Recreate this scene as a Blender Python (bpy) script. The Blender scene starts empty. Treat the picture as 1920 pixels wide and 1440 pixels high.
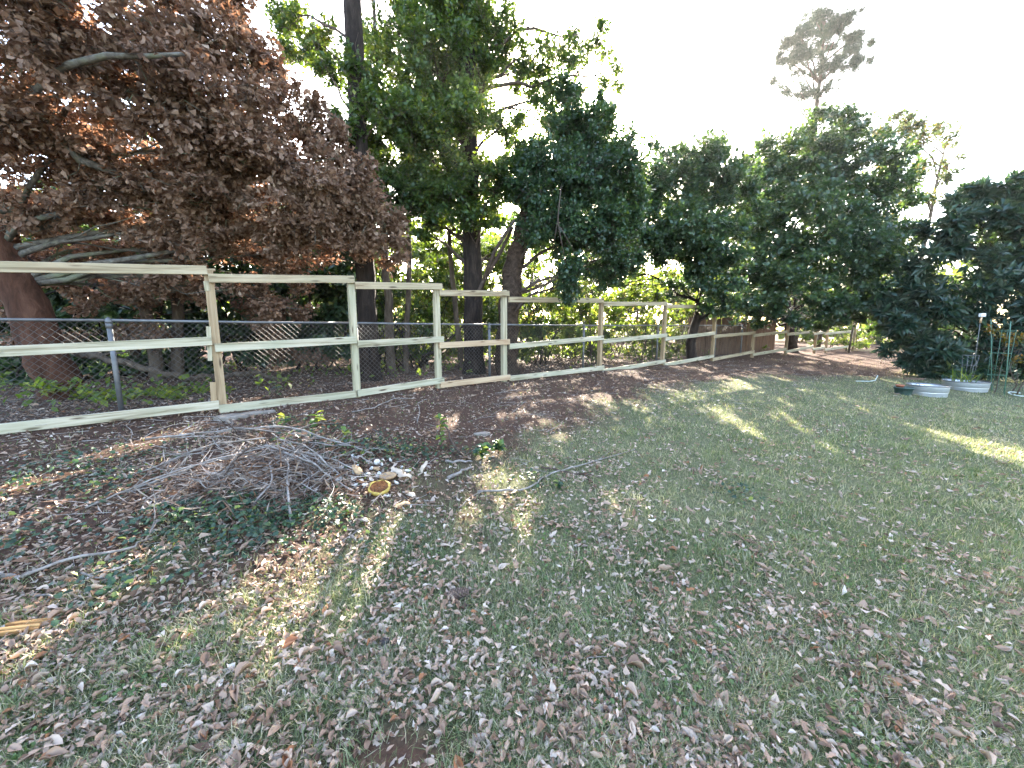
import bpy, math, random
import numpy as np
from mathutils import Vector, Matrix

# ------------------------------------------------------------------ camera
PITCH = math.radians(8.0)
F = 720.0                      # focal length in photo pixels (1920 wide)
CAM = np.array([0.0, 0.0, 1.5])
S = bpy.context.scene
COL = S.collection
cam_d = bpy.data.cameras.new('camera')
cam_d.sensor_width = 36.0
cam_d.lens = 36.0 * F / 1920.0
cam_d.clip_start = 0.05
cam_d.clip_end = 2000
cam = bpy.data.objects.new('camera', cam_d)
COL.objects.link(cam)
cam.location = CAM
cam.rotation_euler = (math.radians(90) - PITCH, 0, 0)
S.camera = cam

# ------------------------------------------------------------------ sky, sun, exposure
SUN_EL = math.radians(26.0)
SUN_AZ = math.radians(6.5)     # to the right of the view direction (+Y)
W = bpy.data.worlds.new('World')
S.world = W
W.use_nodes = True
wn = W.node_tree
bg = wn.nodes['Background']
sky = wn.nodes.new('ShaderNodeTexSky')
sky.sky_type = 'NISHITA'
sky.sun_disc = False
sky.sun_elevation = SUN_EL
sky.sun_rotation = SUN_AZ
sky.air_density = 1.0
sky.dust_density = 2.5
sky.ozone_density = 0.6
wn.links.new(sky.outputs[0], bg.inputs[0])
bg.inputs[1].default_value = 0.15
sd = bpy.data.lights.new('sun', 'SUN')
sd.energy = 4.6
sd.angle = math.radians(0.55)
sd.color = (1.0, 0.93, 0.80)
sun = bpy.data.objects.new('sun', sd)
COL.objects.link(sun)
sv = Vector((math.sin(SUN_AZ) * math.cos(SUN_EL), math.cos(SUN_AZ) * math.cos(SUN_EL), math.sin(SUN_EL)))
sun.rotation_euler = sv.to_track_quat('Z', 'Y').to_euler()
sun.location = (0, 0, 30)
S.view_settings.view_transform = 'Standard'
S.view_settings.look = 'None'
S.view_settings.gamma = 1.0
S.view_settings.use_curve_mapping = False
S.view_settings.exposure = 3.4
S.view_settings.use_white_balance = True
S.view_settings.white_balance_temperature = 6650
S.view_settings.white_balance_tint = 10
S.cycles.max_bounces = 6
S.cycles.diffuse_bounces = 3
S.cycles.glossy_bounces = 2
S.cycles.transmission_bounces = 4
S.cycles.use_denoising = True
S.cycles.sample_clamp_indirect = 6.0

rng = np.random.default_rng(11)
random.seed(5)

# ------------------------------------------------------------------ projection helpers
ct, st = math.cos(PITCH), math.sin(PITCH)
def ray(px, py):
    u = (px - 960.0) / F
    v = (720.0 - py) / F
    return np.array([u, ct + v * st, -st + v * ct])
def at(px, py, Y):
    d = ray(px, py)
    return CAM + d * (Y / d[1])
def project(P):
    P = np.asarray(P, float) - CAM
    dep = P[:, 1] * ct - P[:, 2] * st
    up = P[:, 1] * st + P[:, 2] * ct
    dd = np.maximum(dep, 1e-3)
    return 960 + F * P[:, 0] / dd, 720 - F * up / dd, dep

NS = (-0.616, 0.788)           # across the fence (away from the camera)
AL = (0.788, 0.616)            # along the fence
S_FENCE = 5.96
def s_of(x, y): return NS[0] * x + NS[1] * y
def a_of(x, y): return AL[0] * x + AL[1] * y
def smooth(e0, e1, x):
    t = np.clip((x - e0) / (e1 - e0), 0, 1)
    return t * t * (3 - 2 * t)
_ph = rng.uniform(0, 6.28, 40)
_fr = rng.uniform(-1, 1, (40, 2))
def noise2(x, y, scale, k=0):
    """cheap smooth noise, about -1..1"""
    x = np.asarray(x, float) * scale
    y = np.asarray(y, float) * scale
    r = 0.0
    for i in range(6):
        j = (k * 6 + i) % 40
        f = 0.8 + 0.45 * i
        r = r + np.sin((x * _fr[j, 0] + y * _fr[(j + 7) % 40, 1]) * f * 2.4 + _ph[j]
                       + 1.3 * np.sin((x * _fr[(j + 3) % 40, 1] - y * _fr[(j + 5) % 40, 0]) * f * 1.7 + _ph[(j + 11) % 40]))
    return r / 3.2
def gz(x, y):
    x = np.asarray(x, float); y = np.asarray(y, float)
    s = s_of(x, y)
    z = 0.085 * np.where(s > 6.0, 6.0 + 1.5 * np.tanh((s - 6.0) / 6.0), np.where(s < -4, -4 + 2 * np.tanh((s + 4) / 4), s))
    z = z + 0.025 * noise2(x, y, 0.55, 0) * smooth(0.5, 3, np.abs(y)) + 0.008 * noise2(x, y, 2.2, 1)
    # low mound of old rakings under the brush pile
    bx, by = -2.35, 3.55
    z = z + 0.10 * np.exp(-(((x - bx) / 0.8) ** 2 + ((y - by) / 0.45) ** 2))
    return z
def hit(px, py):
    d = ray(px, py)
    lo, hi = 0.3, 60.0
    for _ in range(60):
        m = 0.5 * (lo + hi)
        p = CAM + d * m
        if p[2] > gz(p[0], p[1]): lo = m
        else: hi = m
    p = CAM + d * lo
    return np.array([p[0], p[1], float(gz(p[0], p[1]))])

# ------------------------------------------------------------------ object helpers
def link(o, parent=None):
    COL.objects.link(o)
    if parent is not None: o.parent = parent
    return o
def tag(o, label=None, cat=None, group=None, kind=None):
    if label: o['label'] = label
    if cat: o['category'] = cat
    if group: o['group'] = group
    if kind: o['kind'] = kind
    return o
def empty(name, loc, label, cat, group=None):
    o = bpy.data.objects.new(name, None)
    o.empty_display_size = 0.2
    o.location = tuple(float(c) for c in loc)
    link(o)
    return tag(o, label, cat, group)

class MB:
    """mesh collector"""
    def __init__(s): s.v = []; s.f = []; s.r = []; s.n = 0; s.sm = []
    def add(s, v, f, r=0.5, sm=False):
        v = np.asarray(v, float).reshape(-1, 3)
        s.v.append(v)
        for q in f:
            s.f.append(tuple(int(i) + s.n for i in q)); s.sm.append(sm)
        s.r.append(np.full(len(v), r)); s.n += len(v)
    def tube(s, pts, rad, n=7, r=0.5, cap=True, sm=True, rough=0.0):
        pts = np.asarray(pts, float); rad = np.broadcast_to(np.asarray(rad, float), (len(pts),))
        t = np.gradient(pts, axis=0); t /= np.linalg.norm(t, axis=1)[:, None] + 1e-9
        ref = np.array([0, 0, 1.0]) if abs(t[0][2]) < 0.8 else np.array([1.0, 0, 0])
        x = np.cross(ref, t); x /= np.linalg.norm(x, axis=1)[:, None] + 1e-9
        y = np.cross(t, x)
        a = np.linspace(0, 2 * math.pi, n, endpoint=False)
        rr = rad[:, None] * (1 + (rough * rng.uniform(-1, 1, (len(pts), n)) if rough else 0) * np.ones((len(pts), n)))
        V = pts[:, None, :] + rr[..., None] * (np.cos(a)[None, :, None] * x[:, None, :] + np.sin(a)[None, :, None] * y[:, None, :])
        f = []
        m = len(pts)
        for i in range(m - 1):
            for j in range(n):
                k = (j + 1) % n
                f.append((i * n + j, i * n + k, (i + 1) * n + k, (i + 1) * n + j))
        if cap:
            f.append(tuple(range(n - 1, -1, -1))); f.append(tuple((m - 1) * n + j for j in range(n)))
        s.add(V.reshape(-1, 3), f, r, sm)
    def box(s, c, d, r=0.5, bev=0.0, M=None):
        hx, hy, hz = d[0] / 2, d[1] / 2, d[2] / 2
        if bev <= 0:
            v = np.array([[sx * hx, sy * hy, sz * hz] for sz in (-1, 1) for sy in (-1, 1) for sx in (-1, 1)])
            f = [(0, 2, 3, 1), (4, 5, 7, 6), (0, 1, 5, 4), (2, 6, 7, 3), (0, 4, 6, 2), (1, 3, 7, 5)]
        else:
            b = bev   # chamfer the four long edges (along X)
            ring = [(-hy + b, -hz), (hy - b, -hz), (hy, -hz + b), (hy, hz - b), (hy - b, hz), (-hy + b, hz), (-hy, hz - b), (-hy, -hz + b)]
            v = np.array([[sx * hx, p[0], p[1]] for sx in (-1, 1) for p in ring])
            f = [(i, (i + 1) % 8, 8 + (i + 1) % 8, 8 + i) for i in range(8)]
            f += [tuple(range(7, -1, -1)), tuple(range(8, 16))]
        if M is not None: v = v @ np.asarray(M).T
        s.add(v + np.asarray(c, float), f, r)
    def lathe(s, prof, c=(0, 0, 0), n=32, r=0.5, sx=1.0, sy=1.0):
        a = np.linspace(0, 2 * math.pi, n, endpoint=False)
        V = np.array([[p[0] * math.cos(t) * sx + c[0], p[0] * math.sin(t) * sy + c[1], p[1] + c[2]] for p in prof for t in a])
        f = []
        for i in range(len(prof) - 1):
            for j in range(n):
                k = (j + 1) % n
                f.append((i * n + j, i * n + k, (i + 1) * n + k, (i + 1) * n + j))
        s.add(V, f, r, True)
    def mesh(s, name, mat, origin=(0, 0, 0)):
        me = bpy.data.meshes.new(name)
        v = np.concatenate(s.v) - np.asarray(origin, float)
        me.from_pydata(v.tolist(), [], s.f)
        me.polygons.foreach_set('use_smooth', s.sm)
        at_ = me.attributes.new('rnd', 'FLOAT', 'POINT')
        at_.data.foreach_set('value', np.concatenate(s.r).astype(np.float32))
        if mat is not None: me.materials.append(mat)
        me.update()
        return me
    def obj(s, name, mat, parent=None, origin=(0, 0, 0)):
        return link(bpy.data.objects.new(name, s.mesh(name, mat, origin)), parent)

def np_mesh(name, V, T, rnd, mat, smoothed=False):
    """triangles only, fast"""
    me = bpy.data.meshes.new(name)
    me.vertices.add(len(V)); me.vertices.foreach_set('co', np.ascontiguousarray(V, dtype=np.float32).ravel())
    nt = len(T)
    me.loops.add(nt * 3); me.loops.foreach_set('vertex_index', np.ascontiguousarray(T, dtype=np.int32).ravel())
    me.polygons.add(nt)
    me.polygons.foreach_set('loop_start', np.arange(0, nt * 3, 3, dtype=np.int32))
    me.polygons.foreach_set('use_smooth', np.full(nt, smoothed))
    a = me.attributes.new('rnd', 'FLOAT', 'POINT')
    a.data.foreach_set('value', np.ascontiguousarray(rnd, dtype=np.float32))
    if mat is not None: me.materials.append(mat)
    me.update(calc_edges=True)
    me.validate()
    return me
def frames(d, n):
    y = d / (np.linalg.norm(d, axis=1)[:, None] + 1e-9)
    z = n - (n * y).sum(1)[:, None] * y
    z /= np.linalg.norm(z, axis=1)[:, None] + 1e-9
    x = np.cross(y, z)
    return np.stack([x, y, z], axis=2)       # columns
def scatter(tv, tf, P, R, sc, rnd, wsc=None):
    """copies of a template: (n,3) verts, (m,3) tris"""
    tv = np.asarray(tv, float); tf = np.asarray(tf, int)
    N = len(P)
    loc = tv[None] * np.asarray(sc)[:, None, None]
    if wsc is not None: loc = loc * np.stack([wsc, np.ones(N), np.ones(N)], 1)[:, None, :]
    V = np.einsum('nij,nkj->nki', R, loc) + P[:, None, :]
    T = tf[None] + (np.arange(N) * len(tv))[:, None, None]
    return V.reshape(-1, 3), T.reshape(-1, 3), np.repeat(rnd, len(tv))
def join(parts):
    V, T, r, n = [], [], [], 0
    for v, t, q in parts:
        V.append(v); T.append(t + n); r.append(q); n += len(v)
    return np.concatenate(V), np.concatenate(T), np.concatenate(r)

# leaf templates: stem at origin, blade along +Y, unit length
L4_V = [(0, 0, 0), (-.24, .5, .07), (0, .48, -.02), (.24, .5, .07), (0, 1, -.06)]
L4_F = [(0, 2, 1), (0, 3, 2), (1, 2, 4), (2, 3, 4)]
L2_V = [(0, 0, 0), (-.26, .5, .05), (.26, .5, .05), (0, 1, -.05)]
L2_F = [(0, 2, 1), (1, 2, 3)]
FAN_V = [(0, 0, 0), (-.10, .42, .03), (.10, .42, .03), (-.33, .78, .12), (0, .8, -.03), (.33, .78, .08), (-.14, 1.0, .02), (.16, .97, -.04)]
FAN_F = [(0, 2, 1), (1, 4, 3), (1, 2, 4), (2, 5, 4), (3, 4, 6), (4, 7, 6), (4, 5, 7)]
K2_V = [(0, 0, 0), (-.30, .74, .10), (.30, .70, .10), (.02, 1, -.05)]
K2_F = [(0, 3, 1), (0, 2, 3)]
LQ4_V = [(0, 0, 0), (-.15, .5, .06), (0, .5, -.02), (.15, .5, .06), (0, 1, -.14)]
LOQ_V = [(0, 0, 0), (-.11, .3, .05), (0, .3, -.01), (.11, .3, .05), (-.16, .62, .07), (0, .62, -.02), (.16, .62, .07), (0, 1, -.16)]
LOQ_F = [(0, 2, 1), (0, 3, 2), (1, 5, 4), (1, 2, 5), (2, 6, 5), (2, 3, 6), (4, 5, 7), (5, 6, 7)]
def leaf_grid(prof, nx, curl, bend, twist, seed):
    q = np.random.default_rng(seed)
    ny = len(prof)
    v = []
    for j, (yy, w) in enumerate(prof):
        for i in range(nx):
            x = (i / (nx - 1) * 2 - 1)
            X = x * w; Y = yy
            X += q.uniform(-.03, .03) * (w > .05) + .05 * math.sin(yy * 4 + seed); Z = curl * (x * x) * w * 1.6 + bend * (yy - .5) ** 2 + twist * x * w * (yy - .5) * 2 + q.uniform(-.045, .045)
            v.append((X, Y - .5, Z))
    f = []
    for j in range(ny - 1):
        for i in range(nx - 1):
            a = j * nx + i
            f += [(a, a + 1, a + nx + 1), (a, a + nx + 1, a + nx)]
    v = np.array(v); v[:, 2] -= v[:, 2].min()
    return v, np.array(f)
P_ELL = [(0, .01), (.22, .15), (.5, .23), (.78, .16), (1, .01)]
P_FAN = [(0, .015), (.3, .07), (.62, .24), (.85, .33), (1, .12)]
P_OAK = [(0, .01), (.25, .13), (.45, .22), (.62, .13), (.8, .26), (1, .03)]
FALL = [leaf_grid(p, 3, c, b, t, 100 + i) for i, (p, c, b, t) in enumerate([
    (P_ELL, .6, .35, .5), (P_FAN, .35, -.4, -.6), (P_OAK, .55, .6, .7), (P_ELL, .9, .7, -.9), (P_OAK, .3, -.4, -.4), (P_ELL, 1.3, -.35, 1.0)])]
P_E3 = [(0, .03), (.5, .24), (1, .02)]
P_F3 = [(0, .03), (.7, .28), (1, .1)]
FALL_LO = [leaf_grid(p, 3, c, b, t, 200 + i) for i, (p, c, b, t) in enumerate([
    (P_E3, .7, .5, .3), (P_F3, .5, -.3, -.4), (P_E3, -.5, .4, .6), (P_F3, .9, .5, .2)])]

# ------------------------------------------------------------------ materials
def new_mat(name):
    m = bpy.data.materials.new(name); m.use_nodes = True
    nt = m.node_tree
    return m, nt, nt.nodes['Principled BSDF'], nt.nodes['Material Output']
def ramp(nt, stops):
    r = nt.nodes.new('ShaderNodeValToRGB')
    e = r.color_ramp.elements
    while len(e) < len(stops): e.new(0.5)
    for k, (p, c) in enumerate(stops):
        e[k].position = p; e[k].color = (c[0], c[1], c[2], 1)
    return r
def leaf_mat(name, stops, rough=.5, trans=.35, tcol=None, spec=.4, backtint=None):
    m, nt, b, out = new_mat(name)
    a = nt.nodes.new('ShaderNodeAttribute'); a.attribute_name = 'rnd'
    r = ramp(nt, stops)
    nt.links.new(a.outputs['Fac'], r.inputs[0])
    col = r.outputs[0]
    if backtint is not None:           # paler underside
        g = nt.nodes.new('ShaderNodeNewGeometry')
        mx = nt.nodes.new('ShaderNodeMix'); mx.data_type = 'RGBA'
        nt.links.new(g.outputs['Backfacing'], mx.inputs['Factor'])
        nt.links.new(col, mx.inputs['A'])
        mm = nt.nodes.new('ShaderNodeMix'); mm.data_type = 'RGBA'; mm.inputs['Factor'].default_value = .55
        nt.links.new(col, mm.inputs['A']); mm.inputs['B'].default_value = (*backtint, 1)
        nt.links.new(mm.outputs['Result'], mx.inputs['B'])
        col = mx.outputs['Result']
    nt.links.new(col, b.inputs['Base Color'])
    b.inputs['Roughness'].default_value = rough
    b.inputs['Specular IOR Level'].default_value = spec
    if trans > 0:
        t = nt.nodes.new('ShaderNodeBsdfTranslucent')
        hs = nt.nodes.new('ShaderNodeMix'); hs.data_type = 'RGBA'; hs.blend_type = 'MULTIPLY'
        hs.inputs['Factor'].default_value = 1.0
        nt.links.new(r.outputs[0], hs.inputs['A'])
        hs.inputs['B'].default_value = (*(tcol or (1, 1, 1)), 1)
        nt.links.new(hs.outputs['Result'], t.inputs[0])
        ms = nt.nodes.new('ShaderNodeMixShader'); ms.inputs[0].default_value = trans
        nt.links.new(b.outputs[0], ms.inputs[1]); nt.links.new(t.outputs[0], ms.inputs[2])
        nt.links.new(ms.outputs[0], out.inputs['Surface'])
    return m
def coords(nt, scale, jitter=True, kind='Object'):
    tc = nt.nodes.new('ShaderNodeTexCoord')
    mp = nt.nodes.new('ShaderNodeMapping'); mp.inputs['Scale'].default_value = scale
    nt.links.new(tc.outputs[kind], mp.inputs['Vector'])
    if jitter:
        oi = nt.nodes.new('ShaderNodeObjectInfo')
        mu = nt.nodes.new('ShaderNodeMath'); mu.operation = 'MULTIPLY'; mu.inputs[1].default_value = 37.0
        nt.links.new(oi.outputs['Random'], mu.inputs[0])
        cb = nt.nodes.new('ShaderNodeCombineXYZ')
        for i in range(3): nt.links.new(mu.outputs[0], cb.inputs[i])
        nt.links.new(cb.outputs[0], mp.inputs['Location'])
    return mp.outputs[0]
def noise(nt, vec, scale, detail=4, rough=.6, dist=0.0):
    n = nt.nodes.new('ShaderNodeTexNoise')
    n.inputs['Scale'].default_value = scale; n.inputs['Detail'].default_value = detail
    n.inputs['Roughness'].default_value = rough; n.inputs['Distortion'].default_value = dist
    nt.links.new(vec, n.inputs['Vector'])
    return n.outputs['Fac']
def mixc(nt, fac, a, b):
    m = nt.nodes.new('ShaderNodeMix'); m.data_type = 'RGBA'
    for sock, val in ((m.inputs['Factor'], fac), (m.inputs['A'], a), (m.inputs['B'], b)):
        if isinstance(val, (int, float)): sock.default_value = val
        elif isinstance(val, tuple): sock.default_value = (*val, 1)
        else: nt.links.new(val, sock)
    return m.outputs['Result']
def bump(nt, b, h, strength=.4, dist=.01):
    n = nt.nodes.new('ShaderNodeBump'); n.inputs['Strength'].default_value = strength; n.inputs['Distance'].default_value = dist
    nt.links.new(h, n.inputs['Height']); nt.links.new(n.outputs[0], b.inputs['Normal'])
def wood_mat(name, dark, mid, light, knot, axis_scale=(1.2, 26, 26), stain=None):
    """grain runs along local X"""
    m, nt, b, out = new_mat(name)
    v = coords(nt, axis_scale)
    g = noise(nt, v, 1.0, 5, .62, .6)
    r = ramp(nt, [(.33, dark), (.47, mid), (.64, light)])
    nt.links.new(g, r.inputs[0])
    v2 = coords(nt, (2.6, 13, 13))
    vo = nt.nodes.new('ShaderNodeTexVoronoi'); vo.inputs['Scale'].default_value = 1.0
    nt.links.new(v2, vo.inputs['Vector'])
    kr = ramp(nt, [(.10, (1, 1, 1)), (.22, (0, 0, 0))])
    nt.links.new(vo.outputs['Distance'], kr.inputs[0])
    c = mixc(nt, kr.outputs[0], r.outputs[0], knot)
    v3 = coords(nt, (1.6, 2.5, 2.5))
    st_ = noise(nt, v3, 1.0, 2, .5)
    sr = ramp(nt, [(.42, (0, 0, 0)), (.66, (1, 1, 1))])
    nt.links.new(st_, sr.inputs[0])
    if stain is not None: c = mixc(nt, sr.outputs[0], c, mixc(nt, .45, c, stain))
    nt.links.new(c, b.inputs['Base Color'])
    b.inputs['Roughness'].default_value = .75
    b.inputs['Specular IOR Level'].default_value = .25
    bump(nt, b, g, .35, .004)
    return m
def bark_mat(name, c0, c1, c2, sc=(9, 9, 2.2), strength=.9, moss=None):
    m, nt, b, out = new_mat(name)
    v = coords(nt, sc, jitter=False)
    g = noise(nt, v, 1.0, 6, .7, .5)
    r = ramp(nt, [(.32, c0), (.5, c1), (.7, c2)])
    nt.links.new(g, r.inputs[0])
    c = r.outputs[0]
    if moss is not None:
        v2 = coords(nt, (2, 2, 2), jitter=False)
        mr = ramp(nt, [(.5, (0, 0, 0)), (.62, (1, 1, 1))]); nt.links.new(noise(nt, v2, 1.0, 4), mr.inputs[0])
        c = mixc(nt, mr.outputs[0], c, moss)
    nt.links.new(c, b.inputs['Base Color'])
    b.inputs['Roughness'].default_value = .9; b.inputs['Specular IOR Level'].default_value = .15
    bump(nt, b, g, strength, .03)
    return m
def plain(name, col, rough=.6, metal=0.0, var=.25, sc=6.0, b_str=.15, spec=.4):
    m, nt, b, out = new_mat(name)
    v = coords(nt, (sc, sc, sc))
    g = noise(nt, v, 1.0, 5, .6)
    lo = tuple(c * (1 - var) for c in col); hi = tuple(min(1, c * (1 + var)) for c in col)
    r = ramp(nt, [(.35, lo), (.65, hi)]); nt.links.new(g, r.inputs[0])
    nt.links.new(r.outputs[0], b.inputs['Base Color'])
    b.inputs['Roughness'].default_value = rough; b.inputs['Metallic'].default_value = metal
    b.inputs['Specular IOR Level'].default_value = spec
    bump(nt, b, g, b_str, .005)
    return m

M = {}
M['rail'] = wood_mat('pale_treated_pine', (.19, .15, .085), (.40, .345, .245), (.50, .435, .33), (.07, .042, .024), stain=(.27, .275, .18))
M['rail_warm'] = wood_mat('warm_treated_pine', (.18, .12, .068), (.355, .27, .17), (.43, .34, .23), (.07, .04, .022), stain=(.26, .23, .14))
M['rail_tan'] = wood_mat('tan_pine', (.30, .19, .11), (.42, .29, .18), (.50, .37, .24), (.12, .06, .03))
M['post_pale'] = wood_mat('post_pale_pine', (.21, .17, .10), (.38, .32, .215), (.46, .395, .285), (.09, .06, .035), stain=(.28, .285, .19))
M['post_brown'] = wood_mat('post_brown_pine', (.20, .135, .075), (.29, .20, .115), (.37, .27, .165), (.08, .05, .03))
M['plank'] = wood_mat('old_brown_plank', (.075, .040, .025), (.13, .072, .045), (.18, .11, .075), (.04, .02, .015))
M['galv'] = plain('galvanised_steel', (.15, .15, .155), .5, .45, .2, 8, .05)
M['wire'] = plain('dull_wire', (.085, .077, .072), .65, .2, .3, 5, 0)
M['bark_red'] = bark_mat('reddish_bark', (.030, .013, .008), (.070, .031, .019), (.115, .056, .036))
M['bark_dark'] = bark_mat('dark_bark', (.010, .007, .006), (.024, .017, .014), (.05, .036, .029), (12, 12, 3))
M['bark_grey'] = bark_mat('grey_brown_bark', (.035, .025, .019), (.085, .063, .047), (.14, .11, .083), (14, 14, 3))
M['bark_shag'] = bark_mat('shaggy_bark', (.020, .013, .009), (.055, .036, .026), (.105, .07, .05), (10, 10, 14), 1.4)
M['bark_limb'] = bark_mat('lichened_limb_bark', (.05, .042, .036), (.12, .105, .09), (.2, .19, .16), (12, 12, 12), .8, moss=(.16, .17, .11))
M['bark_pine'] = bark_mat('pine_bark', (.035, .025, .02), (.08, .058, .046), (.13, .10, .082), (10, 10, 3))
M['twig'] = bark_mat('grey_twig', (.10, .085, .075), (.22, .19, .17), (.36, .33, .31), (9, 9, 9), .4)
M['twig_dark'] = bark_mat('dark_twig', (.03, .022, .018), (.07, .05, .04), (.13, .095, .075), (9, 9, 9), .4)
M['brown'] = leaf_mat('dead_brown_leaf', [(0, (.085, .045, .028)), (.4, (.19, .112, .073)), (.75, (.30, .195, .137)), (1, (.44, .32, .24))], .6, .34, (1.15, .9, .74), .3)
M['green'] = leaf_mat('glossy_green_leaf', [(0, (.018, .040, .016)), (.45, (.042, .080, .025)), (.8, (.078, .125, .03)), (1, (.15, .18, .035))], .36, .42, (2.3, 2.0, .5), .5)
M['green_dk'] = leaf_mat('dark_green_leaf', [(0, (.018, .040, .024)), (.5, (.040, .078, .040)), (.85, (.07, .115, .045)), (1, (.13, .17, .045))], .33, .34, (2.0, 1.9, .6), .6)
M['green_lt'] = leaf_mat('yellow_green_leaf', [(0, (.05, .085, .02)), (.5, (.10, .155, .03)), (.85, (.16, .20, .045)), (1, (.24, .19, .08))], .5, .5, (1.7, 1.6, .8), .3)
M['green_airy'] = leaf_mat('airy_grey_green_leaf', [(0, (.035, .06, .03)), (.6, (.07, .10, .045)), (1, (.17, .12, .05))], .5, .4, (1.8, 1.6, .9), .3)
M['loquat'] = leaf_mat('large_dark_leaf', [(0, (.009, .027, .020)), (.5, (.021, .05, .033)), (.9, (.042, .078, .044)), (1, (.13, .15, .035))], .38, .2, (2.4, 2.2, .7), .5, backtint=(.10, .12, .085))
M['yellow'] = leaf_mat('yellowing_leaf', [(0, (.07, .07, .012)), (.6, (.17, .115, .012)), (1, (.24, .10, .02))], .5, .3, (1.2, 1.0, .5), .3)
M['needle'] = leaf_mat('pine_needle', [(0, (.014, .034, .022)), (1, (.04, .065, .036))], .6, .15, (1.5, 1.5, .8), .2)
M['ivy'] = leaf_mat('ivy_leaf', [(0, (.010, .028, .017)), (.6, (.022, .052, .027)), (.9, (.045, .085, .03)), (1, (.18, .21, .04))], .4, .25, (2.2, 2.1, .8), .45)
M['weed'] = leaf_mat('bright_weed_leaf', [(0, (.05, .10, .03)), (.6, (.10, .17, .04)), (1, (.28, .30, .04))], .45, .4, (1.7, 1.6, .8), .4)
M['fallen'] = leaf_mat('fallen_leaf', [(0, (.07, .036, .022)), (.3, (.16, .09, .056)), (.6, (.30, .195, .135)), (.85, (.46, .345, .265)), (.95, (.60, .52, .45)), (1, (.25, .105, .045))], .6, .12, (1.3, 1, .8), .35, backtint=(.44, .37, .31))
M['grass'] = leaf_mat('grass_blade', [(0, (.066, .096, .036)), (.45, (.142, .182, .082)), (.72, (.22, .25, .135)), (.85, (.29, .265, .185)), (1, (.46, .41, .31))], .5, .35, (1.6, 1.6, .7), .4)
M['clover'] = leaf_mat('clover_leaf', [(0, (.05, .095, .03)), (1, (.12, .18, .06))], .5, .3, (1.6, 1.6, .7), .35)
M['shell'] = plain('eggshell_white', (.64, .61, .58), .6, 0, .15, 30)
M['paper'] = plain('tan_husk', (.36, .23, .125), .8, 0, .25, 20)
M['paper_pale'] = plain('pale_husk', (.42, .33, .25), .8, 0, .2, 20)
M['squash'] = plain('yellow_squash', (.40, .27, .055), .6, 0, .35, 30)
M['squash_in'] = plain('orange_squash_hollow', (.20, .075, .025), .8, 0, .6, 60, .9)
M['stone'] = plain('grey_stone', (.19, .16, .135), .85, 0, .3, 14, .6)
M['dark_lump'] = plain('blackish_lump', (.03, .027, .028), .6, 0, .4, 40, .8)
M['rot'] = wood_mat('rotten_orange_wood', (.16, .07, .025), (.34, .17, .06), (.46, .27, .11), (.08, .03, .02), (6, 60, 60))
M['cone'] = plain('pinecone_scale', (.15, .10, .08), .75, 0, .4, 60, .4)
M['zinc'] = plain('zinc_tank', (.56, .57, .60), .38, .6, .12, 3, .04)
M['soil'] = plain('dark_soil', (.045, .032, .024), .95, 0, .4, 30, .9)
M['pot_green'] = plain('dark_green_plastic', (.035, .065, .058), .5, 0, .15, 5, .03)
M['terra'] = plain('terracotta', (.30, .105, .06), .8, 0, .2, 15, .1)
M['stake_green'] = plain('green_coated_steel', (.075, .17, .12), .5, 0, .15, 10, .05)
M['white_cap'] = plain('white_plastic', (.78, .78, .80), .45, 0, .04, 10, .02)
M['copper'] = plain('pale_copper_sleeve', (.52, .33, .20), .45, .3, .1, 10, .03)
M['brick'] = plain('edging_board', (.13, .075, .05), .9, 0, .3, 20, .3)
M['hose'] = plain('pale_hose', (.55, .60, .56), .5, 0, .1, 10, .02)
M['flower'] = plain('coral_leaf', (.50, .12, .05), .6, 0, .2, 30, .05)

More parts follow.
